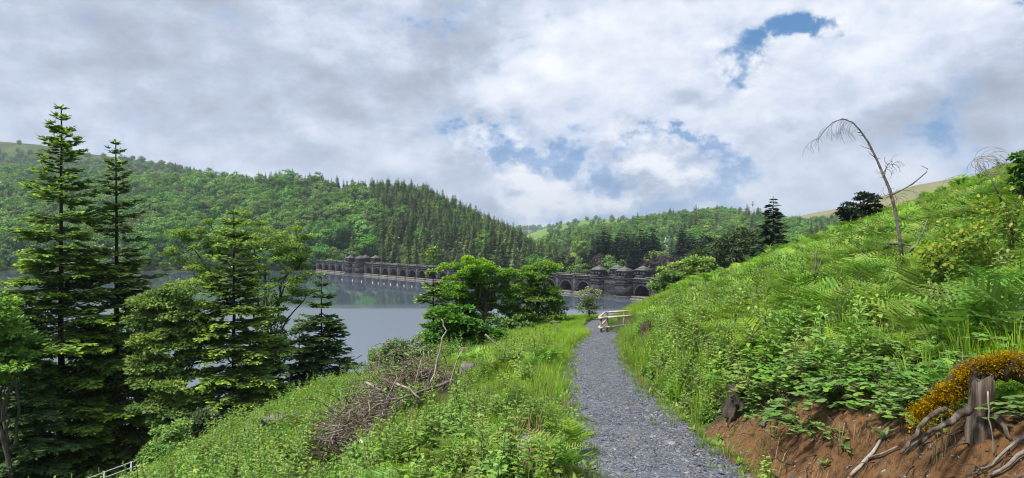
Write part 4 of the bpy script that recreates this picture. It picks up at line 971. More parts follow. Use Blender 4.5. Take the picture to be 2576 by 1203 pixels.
# ------------------------------------------------------------------ trees on the bank
def plant(name, meshes, X, Y, rz, label, cat, scale=1, dz=-.15, group=None):
    r = thing(name, label, cat, (X, Y, float(terrain(X, Y)) + dz), rz, scale, group)
    for nm, me in zip(('trunk', 'crown'), meshes): obj(nm, me, r)
    return r
def bank_trees():
    def size(xd, yt, Z):
        X = (xd - CXD) / FD * Z; return X, EYE - (yt - CYD) / FD * Z - float(terrain(X, Z)) + .15
    # firs: (x, top y, distance, radius, label, style)
    for xd, yt, Z, Rr, wh, nb, lab, st in [
        (155, 266, 27, 4.3, .44, 8, 'tallest fir with pale fresh tips at the far left', 'fir'),
        (292, 352, 28.5, 3.1, .46, 7, 'slender second tallest fir just right of the tallest one', 'fir'),
        (588, 512, 27.5, 3.1, .38, 8, 'bushy medium fir with bright tips in front of the oak', 'fir'),
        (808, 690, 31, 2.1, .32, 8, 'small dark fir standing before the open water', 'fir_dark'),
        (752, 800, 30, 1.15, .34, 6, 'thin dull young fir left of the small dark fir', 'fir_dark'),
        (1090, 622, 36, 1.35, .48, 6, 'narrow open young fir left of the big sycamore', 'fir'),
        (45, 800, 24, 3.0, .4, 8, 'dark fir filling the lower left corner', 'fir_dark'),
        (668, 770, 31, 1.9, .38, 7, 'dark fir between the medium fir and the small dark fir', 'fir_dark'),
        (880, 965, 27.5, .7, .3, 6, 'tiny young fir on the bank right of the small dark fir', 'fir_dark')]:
        X, H = size(xd, yt, Z)
        plant('fir_tree', fir(H, Rr, wh, nb, mats=(st, 'fir_bark'), tipb=1.0 if st == 'fir' else .65, open_top=.45 if xd < 300 and yt < 400 else .3), X, Z, rng.random() * 6, lab, 'fir')
    # broadleaves
    def leafy(name, xd, yt, Z, ells, ncl, clr, nl, leaf, tr, mats, lab, cat, limbs=7, flat=.5, lean=(0, 0), th=.5, shell=.5, dark=0., base=None):
        """ells in sight-line pixels: (x, y, rx, ry) about this tree at its distance"""
        X, H = size(xd, yt, Z); z0 = float(terrain(X, Z)) - .15; E = []
        for ex, ey, rx, ry in ells:
            p = dpt(ex, ey, Z); k = Z / FD; E.append((p[0] - X, rng.normal() * rx * k * .3, p[2] - z0, rx * k, rx * k * .85, ry * k))
        t = broadleaf(H, E, ncl, clr, nl, leaf, tr, mats, limbs, flat, lean, th, shell, dark)
        return plant(name, t, X, Z, 0, lab, cat)
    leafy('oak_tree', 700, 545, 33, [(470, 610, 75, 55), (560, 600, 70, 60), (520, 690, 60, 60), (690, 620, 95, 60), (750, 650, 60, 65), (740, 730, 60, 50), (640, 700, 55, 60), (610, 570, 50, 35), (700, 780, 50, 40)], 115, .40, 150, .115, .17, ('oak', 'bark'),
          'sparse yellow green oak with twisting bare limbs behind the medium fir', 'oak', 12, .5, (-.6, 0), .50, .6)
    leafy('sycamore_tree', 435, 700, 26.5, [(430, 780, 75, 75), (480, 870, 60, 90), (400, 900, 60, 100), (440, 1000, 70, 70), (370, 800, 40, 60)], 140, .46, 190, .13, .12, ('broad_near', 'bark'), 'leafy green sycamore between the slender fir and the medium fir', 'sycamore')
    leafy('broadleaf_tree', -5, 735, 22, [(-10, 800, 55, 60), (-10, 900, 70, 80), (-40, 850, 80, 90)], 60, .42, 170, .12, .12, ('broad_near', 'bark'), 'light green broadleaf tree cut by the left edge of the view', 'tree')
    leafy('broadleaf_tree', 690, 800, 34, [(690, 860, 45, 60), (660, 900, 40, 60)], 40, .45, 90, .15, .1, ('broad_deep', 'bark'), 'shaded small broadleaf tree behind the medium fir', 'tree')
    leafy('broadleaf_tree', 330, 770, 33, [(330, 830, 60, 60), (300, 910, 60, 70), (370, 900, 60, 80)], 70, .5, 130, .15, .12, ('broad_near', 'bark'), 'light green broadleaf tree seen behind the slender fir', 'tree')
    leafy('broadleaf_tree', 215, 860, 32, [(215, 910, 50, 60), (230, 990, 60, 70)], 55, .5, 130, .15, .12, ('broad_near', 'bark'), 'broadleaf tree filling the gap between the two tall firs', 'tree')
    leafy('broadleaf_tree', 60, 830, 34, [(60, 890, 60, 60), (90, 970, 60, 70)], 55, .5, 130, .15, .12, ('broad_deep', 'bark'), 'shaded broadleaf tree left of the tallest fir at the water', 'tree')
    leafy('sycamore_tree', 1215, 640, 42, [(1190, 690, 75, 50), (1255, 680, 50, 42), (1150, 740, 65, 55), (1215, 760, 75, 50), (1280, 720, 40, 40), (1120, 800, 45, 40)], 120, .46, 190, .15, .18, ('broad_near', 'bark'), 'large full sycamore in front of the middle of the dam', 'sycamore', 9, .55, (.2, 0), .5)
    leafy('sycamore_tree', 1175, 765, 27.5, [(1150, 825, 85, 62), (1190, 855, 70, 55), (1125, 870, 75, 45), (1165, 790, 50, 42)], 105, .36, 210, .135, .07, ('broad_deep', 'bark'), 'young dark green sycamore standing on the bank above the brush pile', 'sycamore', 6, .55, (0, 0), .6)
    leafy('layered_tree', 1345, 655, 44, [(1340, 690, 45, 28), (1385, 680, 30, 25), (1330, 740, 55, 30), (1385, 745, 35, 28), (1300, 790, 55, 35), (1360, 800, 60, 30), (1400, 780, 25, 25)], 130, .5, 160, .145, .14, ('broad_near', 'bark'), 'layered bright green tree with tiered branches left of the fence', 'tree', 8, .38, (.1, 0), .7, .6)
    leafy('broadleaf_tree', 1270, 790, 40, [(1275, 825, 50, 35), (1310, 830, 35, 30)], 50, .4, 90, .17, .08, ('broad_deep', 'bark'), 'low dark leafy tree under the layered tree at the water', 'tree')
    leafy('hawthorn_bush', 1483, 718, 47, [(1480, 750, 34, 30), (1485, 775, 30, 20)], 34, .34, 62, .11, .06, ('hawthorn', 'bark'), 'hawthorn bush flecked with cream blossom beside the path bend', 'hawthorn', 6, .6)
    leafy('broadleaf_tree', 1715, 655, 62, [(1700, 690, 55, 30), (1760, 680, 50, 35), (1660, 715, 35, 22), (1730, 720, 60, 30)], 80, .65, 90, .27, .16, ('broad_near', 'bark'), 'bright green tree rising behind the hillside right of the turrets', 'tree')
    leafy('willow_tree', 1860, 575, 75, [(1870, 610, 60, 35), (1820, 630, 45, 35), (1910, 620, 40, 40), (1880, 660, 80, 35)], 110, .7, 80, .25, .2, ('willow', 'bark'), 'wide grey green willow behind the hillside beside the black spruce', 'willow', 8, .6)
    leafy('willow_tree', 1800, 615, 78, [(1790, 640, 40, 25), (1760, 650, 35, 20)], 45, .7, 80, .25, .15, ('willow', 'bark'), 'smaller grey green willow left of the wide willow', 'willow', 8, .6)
    # dark conifers breaking the hill line
    X, H = size(1945, 492, 66); H = max(H, 7); sm = conifer_far(H, 2.7, 24, 9, ('conifer_dark', 'fir_bark'), .75, .25, .03, .25)
    tag(obj('spruce_tree', sm, None, (X, 66, float(terrain(X, 66)) - .2)), 'single black green spruce rising above the hillside left of the dead sapling', 'spruce')
    leafy('yew_tree', 2165, 478, 46, [(2130, 530, 30, 26), (2165, 515, 40, 30), (2195, 495, 25, 14), (2200, 530, 22, 24), (2150, 545, 40, 25)], 60, .38, 75, .16, .12, ('conifer_dark', 'fir_bark'), 'wind blown dark yew leaning right on the hill line', 'yew', 8, .35, (.3, 0), .6)
    # leafy saplings on the right
    leafy('sycamore_sapling', 2575, 375, 12, [(2575, 400, 25, 28), (2565, 430, 35, 20), (2590, 450, 40, 35)], 22, .10, 60, .075, .03, ('broad_deep', 'bark'), 'dark leafy sapling cut by the right edge at the hilltop', 'sapling', 5, .6)
    for k, (x, y, Z, rx, ry, lab) in enumerate([(2400, 590, 9.0, 60, 45, 'young birch with yellow and orange tinged leaves right of the dead sapling'), (2470, 560, 9.4, 70, 60, 'taller young birch with sparse yellow green leaves near the right edge'), (2545, 540, 8.6, 50, 70, 'young birch at the right edge with orange leaves'), (2365, 640, 8.4, 40, 30, 'lowest young birch beside the leaning dead stick')]):
        leafy('birch_sapling', x, y - ry, Z, [(x, y, rx, ry), (x, y + ry, rx * 1.1, ry)], 34, .12, 13, .065, .014, ('birch', 'stem'), lab, 'birch', 6, .8, (0, 0), .7, .7)
    # shrubs on the left bank
    for k, (x, y, Z, rx, ry, key, lab) in enumerate([(430, 1105, 21, 55, 45, 'herb', 'light green shrub at the lower left beside the railing'), (505, 1075, 22, 35, 40, 'willow', 'dull olive shrub right of the light green shrub'), (1010, 880, 25, 60, 35, 'bramble', 'tangled light green bush above the brush pile'), (960, 900, 26, 35, 25, 'herb', 'pale bush at the bank edge before the water'),
                                                  (1070, 900, 24, 45, 30, 'bramble', 'low green bush under the young sycamore'), (400, 1160, 19, 45, 40, 'herb', 'leafy shrub in front of the white railing')]):
        leafy('bush', x, y - ry, Z, [(x, y, rx, ry), (x + rx * .4, y + ry * .5, rx * .8, ry * .7)], 55, .22, 70, .085, .03, (key, 'bark'), lab, 'bush', 7, .7, (0, 0), .5, .6)
bank_trees()
# ------------------------------------------------------------------ ground cover
def cover():
    # sources
    G = [grass_tuft(26, .34, .13, 'grass', .010, .55) for _ in range(3)]; GL = [grass_tuft(34, .50, .15, 'grass_lush', .011, .45) for _ in range(3)]; GS = [grass_tuft(16, .30, .10, 'straw', .006, .7) for _ in range(2)]
    HB = [herb(.58, 24, .17) for _ in range(3)] + [herb(.46, 18, .20, stems=2) for _ in range(2)] + [herb(.74, 28, .15, flower=True) for _ in range(2)]
    FN = [fern(5, .95, 12, 1) for _ in range(4)]; FF = [fern(6, 1.0, 10, 0) for _ in range(3)]
    BB = [bramble(6, .5, .058) for _ in range(3)]; RO = [rosette(9, .15) for _ in range(3)]
    def z(X, Y, d=-.02): return np.column_stack([X, Y, terrain(X, Y) + d])
    pile = np.array([hit(x, y) for x, y in ((845, 1165), (890, 1120), (940, 1070), (1000, 1015), (1060, 988), (1110, 985))])
    def soil_free(X, Y, p=.12):
        dp = np.min(np.hypot(X[:, None] - pile[None, :, 0], (Y[:, None] - pile[None, :, 1]) * .8), 1); dp2 = np.min(np.hypot(X[:, None] - pile[None, :, 0] * .97, (Y[:, None] - pile[None, :, 1] + .8)), 1)
        fence = (X > 4.1) & (X < 6.6) & (Y > 33.4) & (Y < 41)
        return ~fence & ((soil_mask(X, Y) < .5) | (rng.random(len(X)) < p)) & (dp > .55) & (dp2 > .62)
    # grass everywhere
    P, S, I = [], [], []
    def put(X, Y, sc_, src0, n): P.append(z(X, Y)); S.append(sc_); I.append(src0 + rng.integers(0, n, len(X)))
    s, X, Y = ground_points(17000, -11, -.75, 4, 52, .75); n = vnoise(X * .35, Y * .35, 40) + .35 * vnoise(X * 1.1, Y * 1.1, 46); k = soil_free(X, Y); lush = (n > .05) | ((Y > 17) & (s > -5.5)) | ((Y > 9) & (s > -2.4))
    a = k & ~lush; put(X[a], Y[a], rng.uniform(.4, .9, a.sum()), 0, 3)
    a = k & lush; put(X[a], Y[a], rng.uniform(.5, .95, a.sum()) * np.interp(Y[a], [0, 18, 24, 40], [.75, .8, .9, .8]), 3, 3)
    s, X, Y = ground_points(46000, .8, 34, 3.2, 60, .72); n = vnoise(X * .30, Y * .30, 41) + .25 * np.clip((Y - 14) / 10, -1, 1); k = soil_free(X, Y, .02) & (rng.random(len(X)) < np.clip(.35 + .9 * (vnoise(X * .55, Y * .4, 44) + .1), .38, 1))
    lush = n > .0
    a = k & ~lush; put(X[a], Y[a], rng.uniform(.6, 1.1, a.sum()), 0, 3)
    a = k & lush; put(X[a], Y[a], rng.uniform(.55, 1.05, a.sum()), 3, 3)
    s, X, Y = ground_points(1800, -7, 14, 4.5, 30, .8); put(X, Y, rng.uniform(.6, 1.2, len(X)), 6, 2)
    s = rng.uniform(-12, -8, 2500); Y = rng.uniform(8, 40, 2500); X = path_x(Y) + s; put(X, Y, rng.uniform(.7, 1.2, 2500), 0, 3)
    # path edges
    Y = 5 + 31 * rng.random(1500); sg = rng.choice([-1, 1], 1500); X = path_x(Y) + sg * (path_w(Y) + rng.normal(.06, .13, 1500)); put(X, Y, rng.uniform(.2, .5, 1500), 0, 3)
    Y = 6 + 24 * rng.random(110); X = path_x(Y) + rng.uniform(-.6, .6, 110); P.append(np.column_stack([X, Y, path_z(Y)])); S.append(rng.uniform(.10, .22, 110)); I.append(rng.integers(0, 3, 110))
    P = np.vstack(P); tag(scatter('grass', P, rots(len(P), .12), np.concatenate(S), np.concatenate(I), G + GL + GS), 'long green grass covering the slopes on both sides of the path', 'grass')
    # far sparse ferns and herbs as one mass each
    def zone(n, x0, x1, y0, y1, pw, thr=-2, seed=50, fr=.5): 
        s, X, Y = ground_points(n, x0, x1, y0, y1, pw); k = (vnoise(X * fr, Y * fr, seed) > thr) & soil_free(X, Y, .05); return X[k], Y[k]
    def individuals(name, meshes, X, Y, sc_, lab, cat, nmax, group, yl=None):
        """the largest in view as things of their own; returns the rest"""
        o = np.argsort(-sc_ / np.hypot(X, Y) * (np.abs(X) < .76 * Y)); near, rest = o[:nmax], o[nmax:]
        for i in near:
            l = lab(X[i], Y[i]); ob = obj(name, meshes[rng.integers(len(meshes))], None, (X[i], Y[i], float(terrain(X[i], Y[i])) - .02), rng.random() * 6.28, sc_[i])
            ob.rotation_euler = (rng.normal() * .12, rng.normal() * .12, rng.random() * 6.28); tag(ob, l, cat, l)
        return rest
    def mass(name, X, Y, sc_, src, lab, cat):
        tag(scatter(name, z(X, Y), rots(len(X), .14), sc_, rng.integers(0, len(src), len(X)), src), lab, cat)
    def low(X, Y, sc_, h):
        # the trampled strip in front of the dead sapling keeps its foot in view
        xd = CXD + X / Y * FD; top = EYE - (672 - CYD) / FD * Y - terrain(X, Y); near = (np.abs(xd - 2272) < 75) & (Y < 14)
        return np.where(near, np.clip(np.minimum(sc_, top / h), .12, None), sc_)
    # bracken
    a = [zone(3800, 1.8, 18, 3.6, 34, .9, -.35, 51), zone(330, 1.9, 8, 4.2, 12, 1, -.6, 55), zone(80, -4.2, -.85, 6.0, 8.8, 1, -.4, 52), zone(1800, 5, 34, 16, 56, 1, -.05, 53), zone(40, -4, -1, 9, 22, 1, .1, 54)]
    X = np.concatenate([q[0] for q in a]); Y = np.concatenate([q[1] for q in a]); k = ~((Y < 5.0) & (X < 3.2)); X, Y = X[k], Y[k]; sc_ = rng.uniform(.55, 1.0, len(X)) * np.where(Y < 7, .72, 1) * np.where(X > path_x(Y) + 3, .98, .75) * (1 + .35 * vnoise(X * .6, Y * .6, 57)) * np.where(Y > 12, 1.1, 1)
    def zone_words(x, y):
        t_ = x - path_x(y); side = 'right bank' if t_ > 0 else 'left verge'; t_ = abs(t_)
        up = 'beside it' if t_ < 1.7 else 'near it' if t_ < 3.2 else 'well off it' if t_ < 6 else 'far from it'
        far = 'in front' if y < 7.5 else 'further on' if y < 11 else 'half way along' if y < 18 else 'near the fence'
        return '%s of the path, %s, %s' % (side.replace(' bank', '').replace(' verge', ''), up, far)
    def fl(x, y): return 'bracken fern ' + zone_words(x, y)
    sc_ = low(X, Y, sc_, .8)
    rest = individuals('bracken_fern', FN, X, Y, sc_, fl, 'fern', 290, 'bracken'); nr = rest[Y[rest] < 15]; fr_ = rest[Y[rest] >= 15]; mass('bracken', X[fr_], Y[fr_], sc_[fr_], FF, 'bracken spread over the upper right hillside', 'bracken'); mass('bracken', X[nr], Y[nr], sc_[nr], FN, 'bracken spread over the right hillside', 'bracken')
    BF = [fern(6, 1.0, 13, 1, 'fern', 1.15) for _ in range(3)]
    for k, (x, y, sc1) in enumerate([(2420, 905, .95), (2470, 900, 1.05), (2530, 890, 1.1), (2570, 905, 1.0), (2380, 860, .9), (2300, 870, .8), (2230, 830, .85), (2330, 800, .95), (2500, 800, 1.0), (2150, 850, .75), (2080, 800, .8), (2190, 770, .85)]):
        p = hit(x, y, 0, 2.5, 30); tag(obj('bracken_fern', BF[k % 3], None, p, rng.random() * 6, sc1), 'tall bracken plant on the right bank, %s' % ['directly above the mossy stump', 'just right above the mossy stump', 'near the right edge above the moss', 'at the right edge above the moss', 'left of the mossy stump', 'above the forked pale stick', 'above the middle of the soil bank', 'high above the mossy stump', 'highest above the mossy stump', 'above the root stump', 'left of those above the soil', 'below the dark dead stems'][k], 'fern', 'tall bracken on the right bank')
    for k, (x, y, sc1) in enumerate([(905, 1185, .62), (985, 1195, .6), (1060, 1180, .62), (1130, 1195, .55), (1205, 1165, .6), (1265, 1195, .52), (1395, 1185, .55), (1440, 1150, .6), (1425, 1200, .5)]):
        p = hit(x, y, 0, 2.5, 30); tag(obj('bracken_fern', BF[k % 3], None, p, rng.random() * 6, sc1), 'bracken plant at the bottom left of the path, %s' % ['leftmost', 'second from left', 'third from left', 'fourth from left', 'fifth from left, set back', 'sixth from left', 'third from the path', 'beside the path edge, set back', 'nearest the path edge'][k], 'fern', 'bracken along the bottom edge')
    DF = [fern(4, .7, 11, 1, 'dead_fern', .6) for _ in range(2)]
    Xd, Yd = zone(260, 1.6, 22, 4, 40, .9, -2, 58); rest = individuals('dead_fern', DF, Xd, Yd, rng.uniform(.5, 1.0, len(Xd)), lambda x, y: 'brown dead bracken ' + zone_words(x, y), 'fern', 80, 'dead bracken'); mass('dead_bracken', Xd[rest], Yd[rest], rng.uniform(.6, 1.1, len(rest)), DF, 'brown dead bracken scattered over the right hillside', 'bracken')
    DS = []
    for k in range(4):
        B = MB(); h = rng.uniform(.6, 1.1); B.tube(curve((0, 0, 0), (rng.normal() * .2, rng.normal() * .2, h), (rng.normal() * .05, 0, 0), 6), np.linspace(.006, .002, 6), 4)
        for j in range(5): a = rng.random() * 6.28; z0 = h * rng.uniform(.4, .95); B.tube([[0, 0, z0], [.1 * math.cos(a), .1 * math.sin(a), z0 + .1]], [.003, .0015], 3)
        DS.append(B.mesh('dry_stalk', M['dead_bark']))
    Xd, Yd = zone(150, 2, 16, 6, 26, .9, -2, 59); individuals('dry_stalk', DS, Xd, Yd, rng.uniform(.6, 1.2, len(Xd)), lambda x, y: 'thin dry brown stalk ' + zone_words(x, y), 'stalk', 110, 'dry stalks')
    Xd, Yd = zone(70, -7, -1, 7, 24, .9, -2, 60); individuals('dry_stalk', DS, Xd, Yd, rng.uniform(.5, .9, len(Xd)), lambda x, y: 'thin dry brown stalk ' + zone_words(x, y), 'stalk', 50, 'dry stalks')
    # leafy herbs
    a = [zone(4600, -6.5, -.75, 5.2, 30, .85, -.12, 61, .9), zone(6800, .80, 8, 6, 34, .9, -.6, 62), zone(2400, -11, -5, 9, 30, 1, -.35, 63), zone(2600, 6, 18, 9, 40, 1, -.05, 64)]
    X = np.concatenate([q[0] for q in a]); Y = np.concatenate([q[1] for q in a]); g = (Y > 19) & (Y < 34) & (X < path_x(Y)) & (X > path_x(Y) - 4.5); g2 = (X < path_x(Y)) & (X > path_x(Y) - 2.2) & (Y > 9.5); k = ~(g & (rng.random(len(X)) < .85)) & ~(g2 & (rng.random(len(X)) < .6)) & ~((X > path_x(Y) + 2.1) & (Y < 13) & (rng.random(len(X)) < .72)); X, Y = X[k], Y[k]; sc_ = rng.uniform(.55, 1.1, len(X)) * np.interp(np.abs(X - path_x(Y)), [.8, 1.6], [.6, 1]) * (1 + .4 * vnoise(X * .8, Y * .8, 67))
    def hl(x, y): return 'tall leafy weed ' + zone_words(x, y)
    sc_ = low(X, Y, sc_, .7)
    rest = individuals('leafy_weed', HB, X, Y, sc_, hl, 'weed', 280, 'weeds'); mass('leafy_weeds', X[rest], Y[rest], sc_[rest], HB, 'leafy weeds crowding both banks of the path', 'weeds')
    # brambles on top of the soil bank, rosettes by the path
    a = [zone(230, 1.35, 2.7, 3.8, 9, 1, -.5, 71), zone(260, -7, -1.2, 7, 24, 1, .0, 72), zone(110, 2, 10, 9, 26, 1, 0, 73)]
    yb = rng.uniform(4.6, 9.6, 26); a.append((path_x(yb) + path_w(yb) + rng.uniform(.6, 1.15, 26), yb))
    X = np.concatenate([q[0] for q in a]); Y = np.concatenate([q[1] for q in a]); sc_ = rng.uniform(.6, 1.15, len(X))
    def bl(x, y): return 'bramble with three part leaves ' + zone_words(x, y)
    sc_ = low(X, Y, sc_, .4)
    rest = individuals('bramble', BB, X, Y, sc_, bl, 'bramble', 150, 'brambles'); mass('brambles', X[rest], Y[rest], sc_[rest], BB, 'bramble undergrowth on both slopes', 'brambles')
    Y = np.concatenate([5.2 + 18 * rng.random(190), 4.2 + 6 * rng.random(22)]); sg = np.concatenate([rng.choice([-1, 1], 190), np.ones(22)]); X = path_x(Y) + sg * (path_w(Y) + np.concatenate([np.abs(rng.normal(.18, .2, 190)), rng.uniform(.15, 1.6, 22)])); sc_ = rng.uniform(.3, .85, len(X))
    def rl(x, y): return 'low broad leaved plant ' + zone_words(x, y)
    rest = individuals('broad_leaved_plant', RO, X, Y, sc_, rl, 'plant', 300, 'low plants')
    # yellow flowers low on the left slope
    B = MB(); B.tube([[0, 0, 0], [0, 0, .3]], .003, 3, mat=1); az = np.arange(6) * 1.047; A = np.stack([np.cos(az), np.sin(az), .5 + 0 * az], 1); B.kites(np.tile([[0, 0, .3]], (6, 1)), norm(A), norm(np.cross(A, [0, 0, 1.])), .03, .03, tip=.8)
    fm = B.mesh('buttercup', [M['flower'], M['stem']])
    for k in range(26):
        p = hit(rng.normal(790, 45), rng.normal(1105, 18)) if k < 14 else hit(rng.uniform(1330, 1480), rng.uniform(800, 815))
        l = 'yellow buttercup on the lower left slope' if k < 14 else 'yellow buttercup in the grass near the bench'
        tag(obj('buttercup', fm, None, p, rng.random() * 6, rng.uniform(.9, 1.4)), l, 'flower', l)
    # slate chips on the path, stones in the soil
    CH = []
    for k in range(6):
        B = MB(); n = rng.integers(5, 8); az = np.sort(rng.random(n)) * 6.283; r = rng.uniform(.6, 1.1, n); h = rng.uniform(.10, .28)
        v = np.vstack([np.stack([r * np.cos(az), r * np.sin(az) * .7, 0 * az], 1), np.stack([r * np.cos(az) * .9, r * np.sin(az) * .63, 0 * az + h], 1), [[0, 0, h]]]); i = np.arange(n)
        B.add(v, q=np.stack([i, (i + 1) % n, n + (i + 1) % n, n + i], 1), t=np.stack([n + i, n + (i + 1) % n, np.full(n, 2 * n)], 1)); CH.append(B.mesh('slate_chip', M['chip']))
    n = 80000; Y = 4.5 + 33 * rng.random(n) ** 1.7; u = rng.uniform(-1, 1, n); X = path_x(Y) + u * (path_w(Y) + .10) + (np.abs(u) > .9) * rng.normal(size=n) * .12
    Pz = path_z(Y) + .018 * (1 - u * u) + .002; Pz = np.where(np.abs(X - path_x(Y)) > path_w(Y) + .05, terrain(X, Y), Pz)
    sz = np.where(rng.random(n) < .03, rng.uniform(.035, .06, n), rng.uniform(.010, .025, n)) * np.interp(Y, [5, 20, 38], [1, 1.0, 1.1]) * np.interp(np.abs(u), [0, .5, 1], [.75, .85, 1.2])
    tag(scatter('slate_chips', np.column_stack([X, Y, Pz]), rots(n, .22), sz, rng.integers(0, 6, n), CH), 'loose grey slate chips covering the path', 'gravel')
    RT = []
    for k in range(3):
        B = MB(); B.tube(curve((0, 0, 0), (rng.normal() * .1, -.25, -.12), (rng.normal() * .06, .02, .02), 6, .05), np.linspace(.006, .002, 6), 4); B.tube(curve((0, 0, 0), (rng.normal() * .15, -.16, -.15), (0, .03, 0), 5, .05), np.linspace(.004, .001, 5), 3); RT.append(B.mesh('root_hair', M['dark_stump']))
    n = 260; Y = 3.8 + 6 * rng.random(n); X = path_x(Y) + path_w(Y) + rng.uniform(.35, 1.2, n); k = soil_mask(X, Y) > .4; X, Y = X[k], Y[k]; n = len(X)
    tag(scatter('fine_roots', z(X, Y, .03), np.column_stack([rng.normal(size=n) * .3, rng.normal(size=n) * .3, rng.normal(-1.2, .7, n)]), rng.uniform(.4, 1.2, n), rng.integers(0, 3, n), RT), 'fine dead roots poking out of the bare soil bank', 'roots')
    n = 1500; X = rng.normal(-1.45, .38, n); Y = rng.normal(7.9, .95, n); X = X + path_x(Y); tag(scatter('verge_stones', z(X, Y, .0), rots(n, .3), rng.uniform(.010, .03, n) * np.where(rng.random(n) < .06, 2.2, 1), rng.integers(0, 6, n), CH), 'slate chips on the bare patch left of the path', 'gravel')
    n = 3600; Y = 3.6 + 8 * rng.random(n); X = path_x(Y) + path_w(Y) + rng.uniform(-.05, 1.9, n); k = soil_mask(X, Y) > .4; X, Y = X[k], Y[k]; n = len(X)
    tag(scatter('soil_pebbles', z(X, Y, .0), rots(n, .5), rng.uniform(.008, .028, n) * np.where(rng.random(n) < .04, 2, 1), rng.integers(0, 6, n), CH), 'small stones in the bare orange soil bank', 'pebbles')
rng = np.random.default_rng(2024)
cover()
# ------------------------------------------------------------------ fence, railing, bench
rng = np.random.default_rng(99)
def rot_to(d):
    d = np.asarray(d, float); return Vector(d).to_track_quat('X', 'Z').to_euler()
def build_fence():
    A = on(4.51, 35); Bp = on(4.90, 35.6); D = on(5.85, 36.2); C = on(5.55, 40.2); E = on(6.6, 40.8)
    root = thing('timber_fence', 'low pale timber rail fence around the path bend', 'fence', A); o = np.array(A); zt = path_z(35) + .80
    def post(p, top):
        B = MB(); q = p - o; B.tube([[q[0], q[1], q[2] - .4], [q[0], q[1], top - o[2]]], .055, 8); obj('post', B.mesh('post', M['post_wood'], True), root)
    def rail(p, q, z0, z1):
        B = MB(); a = np.array([p[0], p[1], z0]) - o; b = np.array([q[0], q[1], z1]) - o; d = (b - a) / np.linalg.norm(b - a); B.tube([a - d * .10, (a + b) / 2, b + d * .10], .055, 8, rough=.05); obj('rail', B.mesh('rail', M['rail_wood'], True), root)
    for p, t in ((A, zt), (Bp, zt - .05), (D, zt - .02), (C, zt - .30), (E, zt - .30)): post(np.array(p), t + .05)
    off = np.array([-.02, -.10, 0])
    for h in (0, -.50):
        rail(A + off, Bp + off, zt - .04 + h, zt - .08 + h); rail(Bp + off, D + off + [.35 if h == 0 else 0, 0, 0], zt - .08 + h, zt - .06 + h); rail(A + [-.1, 0, 0], C + [-.1, 0, 0], zt - .02 + h, zt - .28 + h)
    rail(C, E + [.4, 0, 0], zt - .30, zt - .30)
build_fence()
def build_railing():
    ch = [(120, 1240, 20.4), (215, 1206, 21.4), (262, 1188, 22), (330, 1163, 22.8), (395, 1142, 23.6), (470, 1118, 24.6), (545, 1090, 25.8), (640, 1062, 27.4)]
    P = [dpt(*c) for c in ch]; P = [p - [0, 0, .80] for p in P]; root = thing('white_railing', 'white metal tube railing at the lower left below the firs', 'railing', P[0]); o = np.array(P[0])
    for p in P:
        B = MB(); q = p - o; B.tube([[q[0], q[1], min(float(terrain(p[0], p[1])) - o[2], q[2]) - .3], q + [0, 0, .82]], .022, 6); obj('post', B.mesh('post', M['white_metal']), root)
    for h in (.80, .62, .44, .26):
        B = MB(); B.tube([p - o + [0, 0, h] for p in P], .015, 5); obj('rail', B.mesh('rail', M['white_metal']), root)
build_railing()
def build_bench():
    p = hit(1397, 822); root = thing('low_bench', 'low weathered plank bench in the grass left of the fence', 'bench', p, .1); k = p[1] / FD
    B = MB(); B.box((-13 * k, -.15, .24), (13 * k, .15, .33)); obj('seat', B.mesh('seat', M['dead_bark']), root)
    for s in (-1, 1): B = MB(); B.box((s * 9 * k - .06, -.12, -.2), (s * 9 * k + .06, .12, .24)); obj('leg', B.mesh('leg', M['dark_stump']), root)
build_bench()

# ------------------------------------------------------------------ dead wood
def stick_obj(name, P, r, key, label=None, cat=None, parent=None, k=6, forks=(), rough=.12, group=None):
    P = np.array(P, float); o = P[0] if parent is None else np.zeros(3); B = MB(); n = 10; t = np.linspace(0, 1, len(P)); tt = np.linspace(0, 1, n)
    Q = np.stack([np.interp(tt, t, P[:, j]) for j in range(3)], 1); Q[1:-1] += rng.normal(size=(n - 2, 3)) * np.linalg.norm(P[-1] - P[0]) * .012
    B.tube(Q - o, np.interp(tt, np.linspace(0, 1, len(np.atleast_1d(r))), np.atleast_1d(r)), k, rough=rough)
    for F, fr in forks: B.tube(np.array(F) - o, fr, 5, rough=rough)
    ob = obj(name, B.mesh(name, M[key]), parent, o if parent is None else (0, 0, 0))
    return tag(ob, label, cat, group) if label else ob
def dseg(pts, Z, dz=0): return [dpt(x, y, Z + (dz * i)) for i, (x, y) in enumerate(pts)]
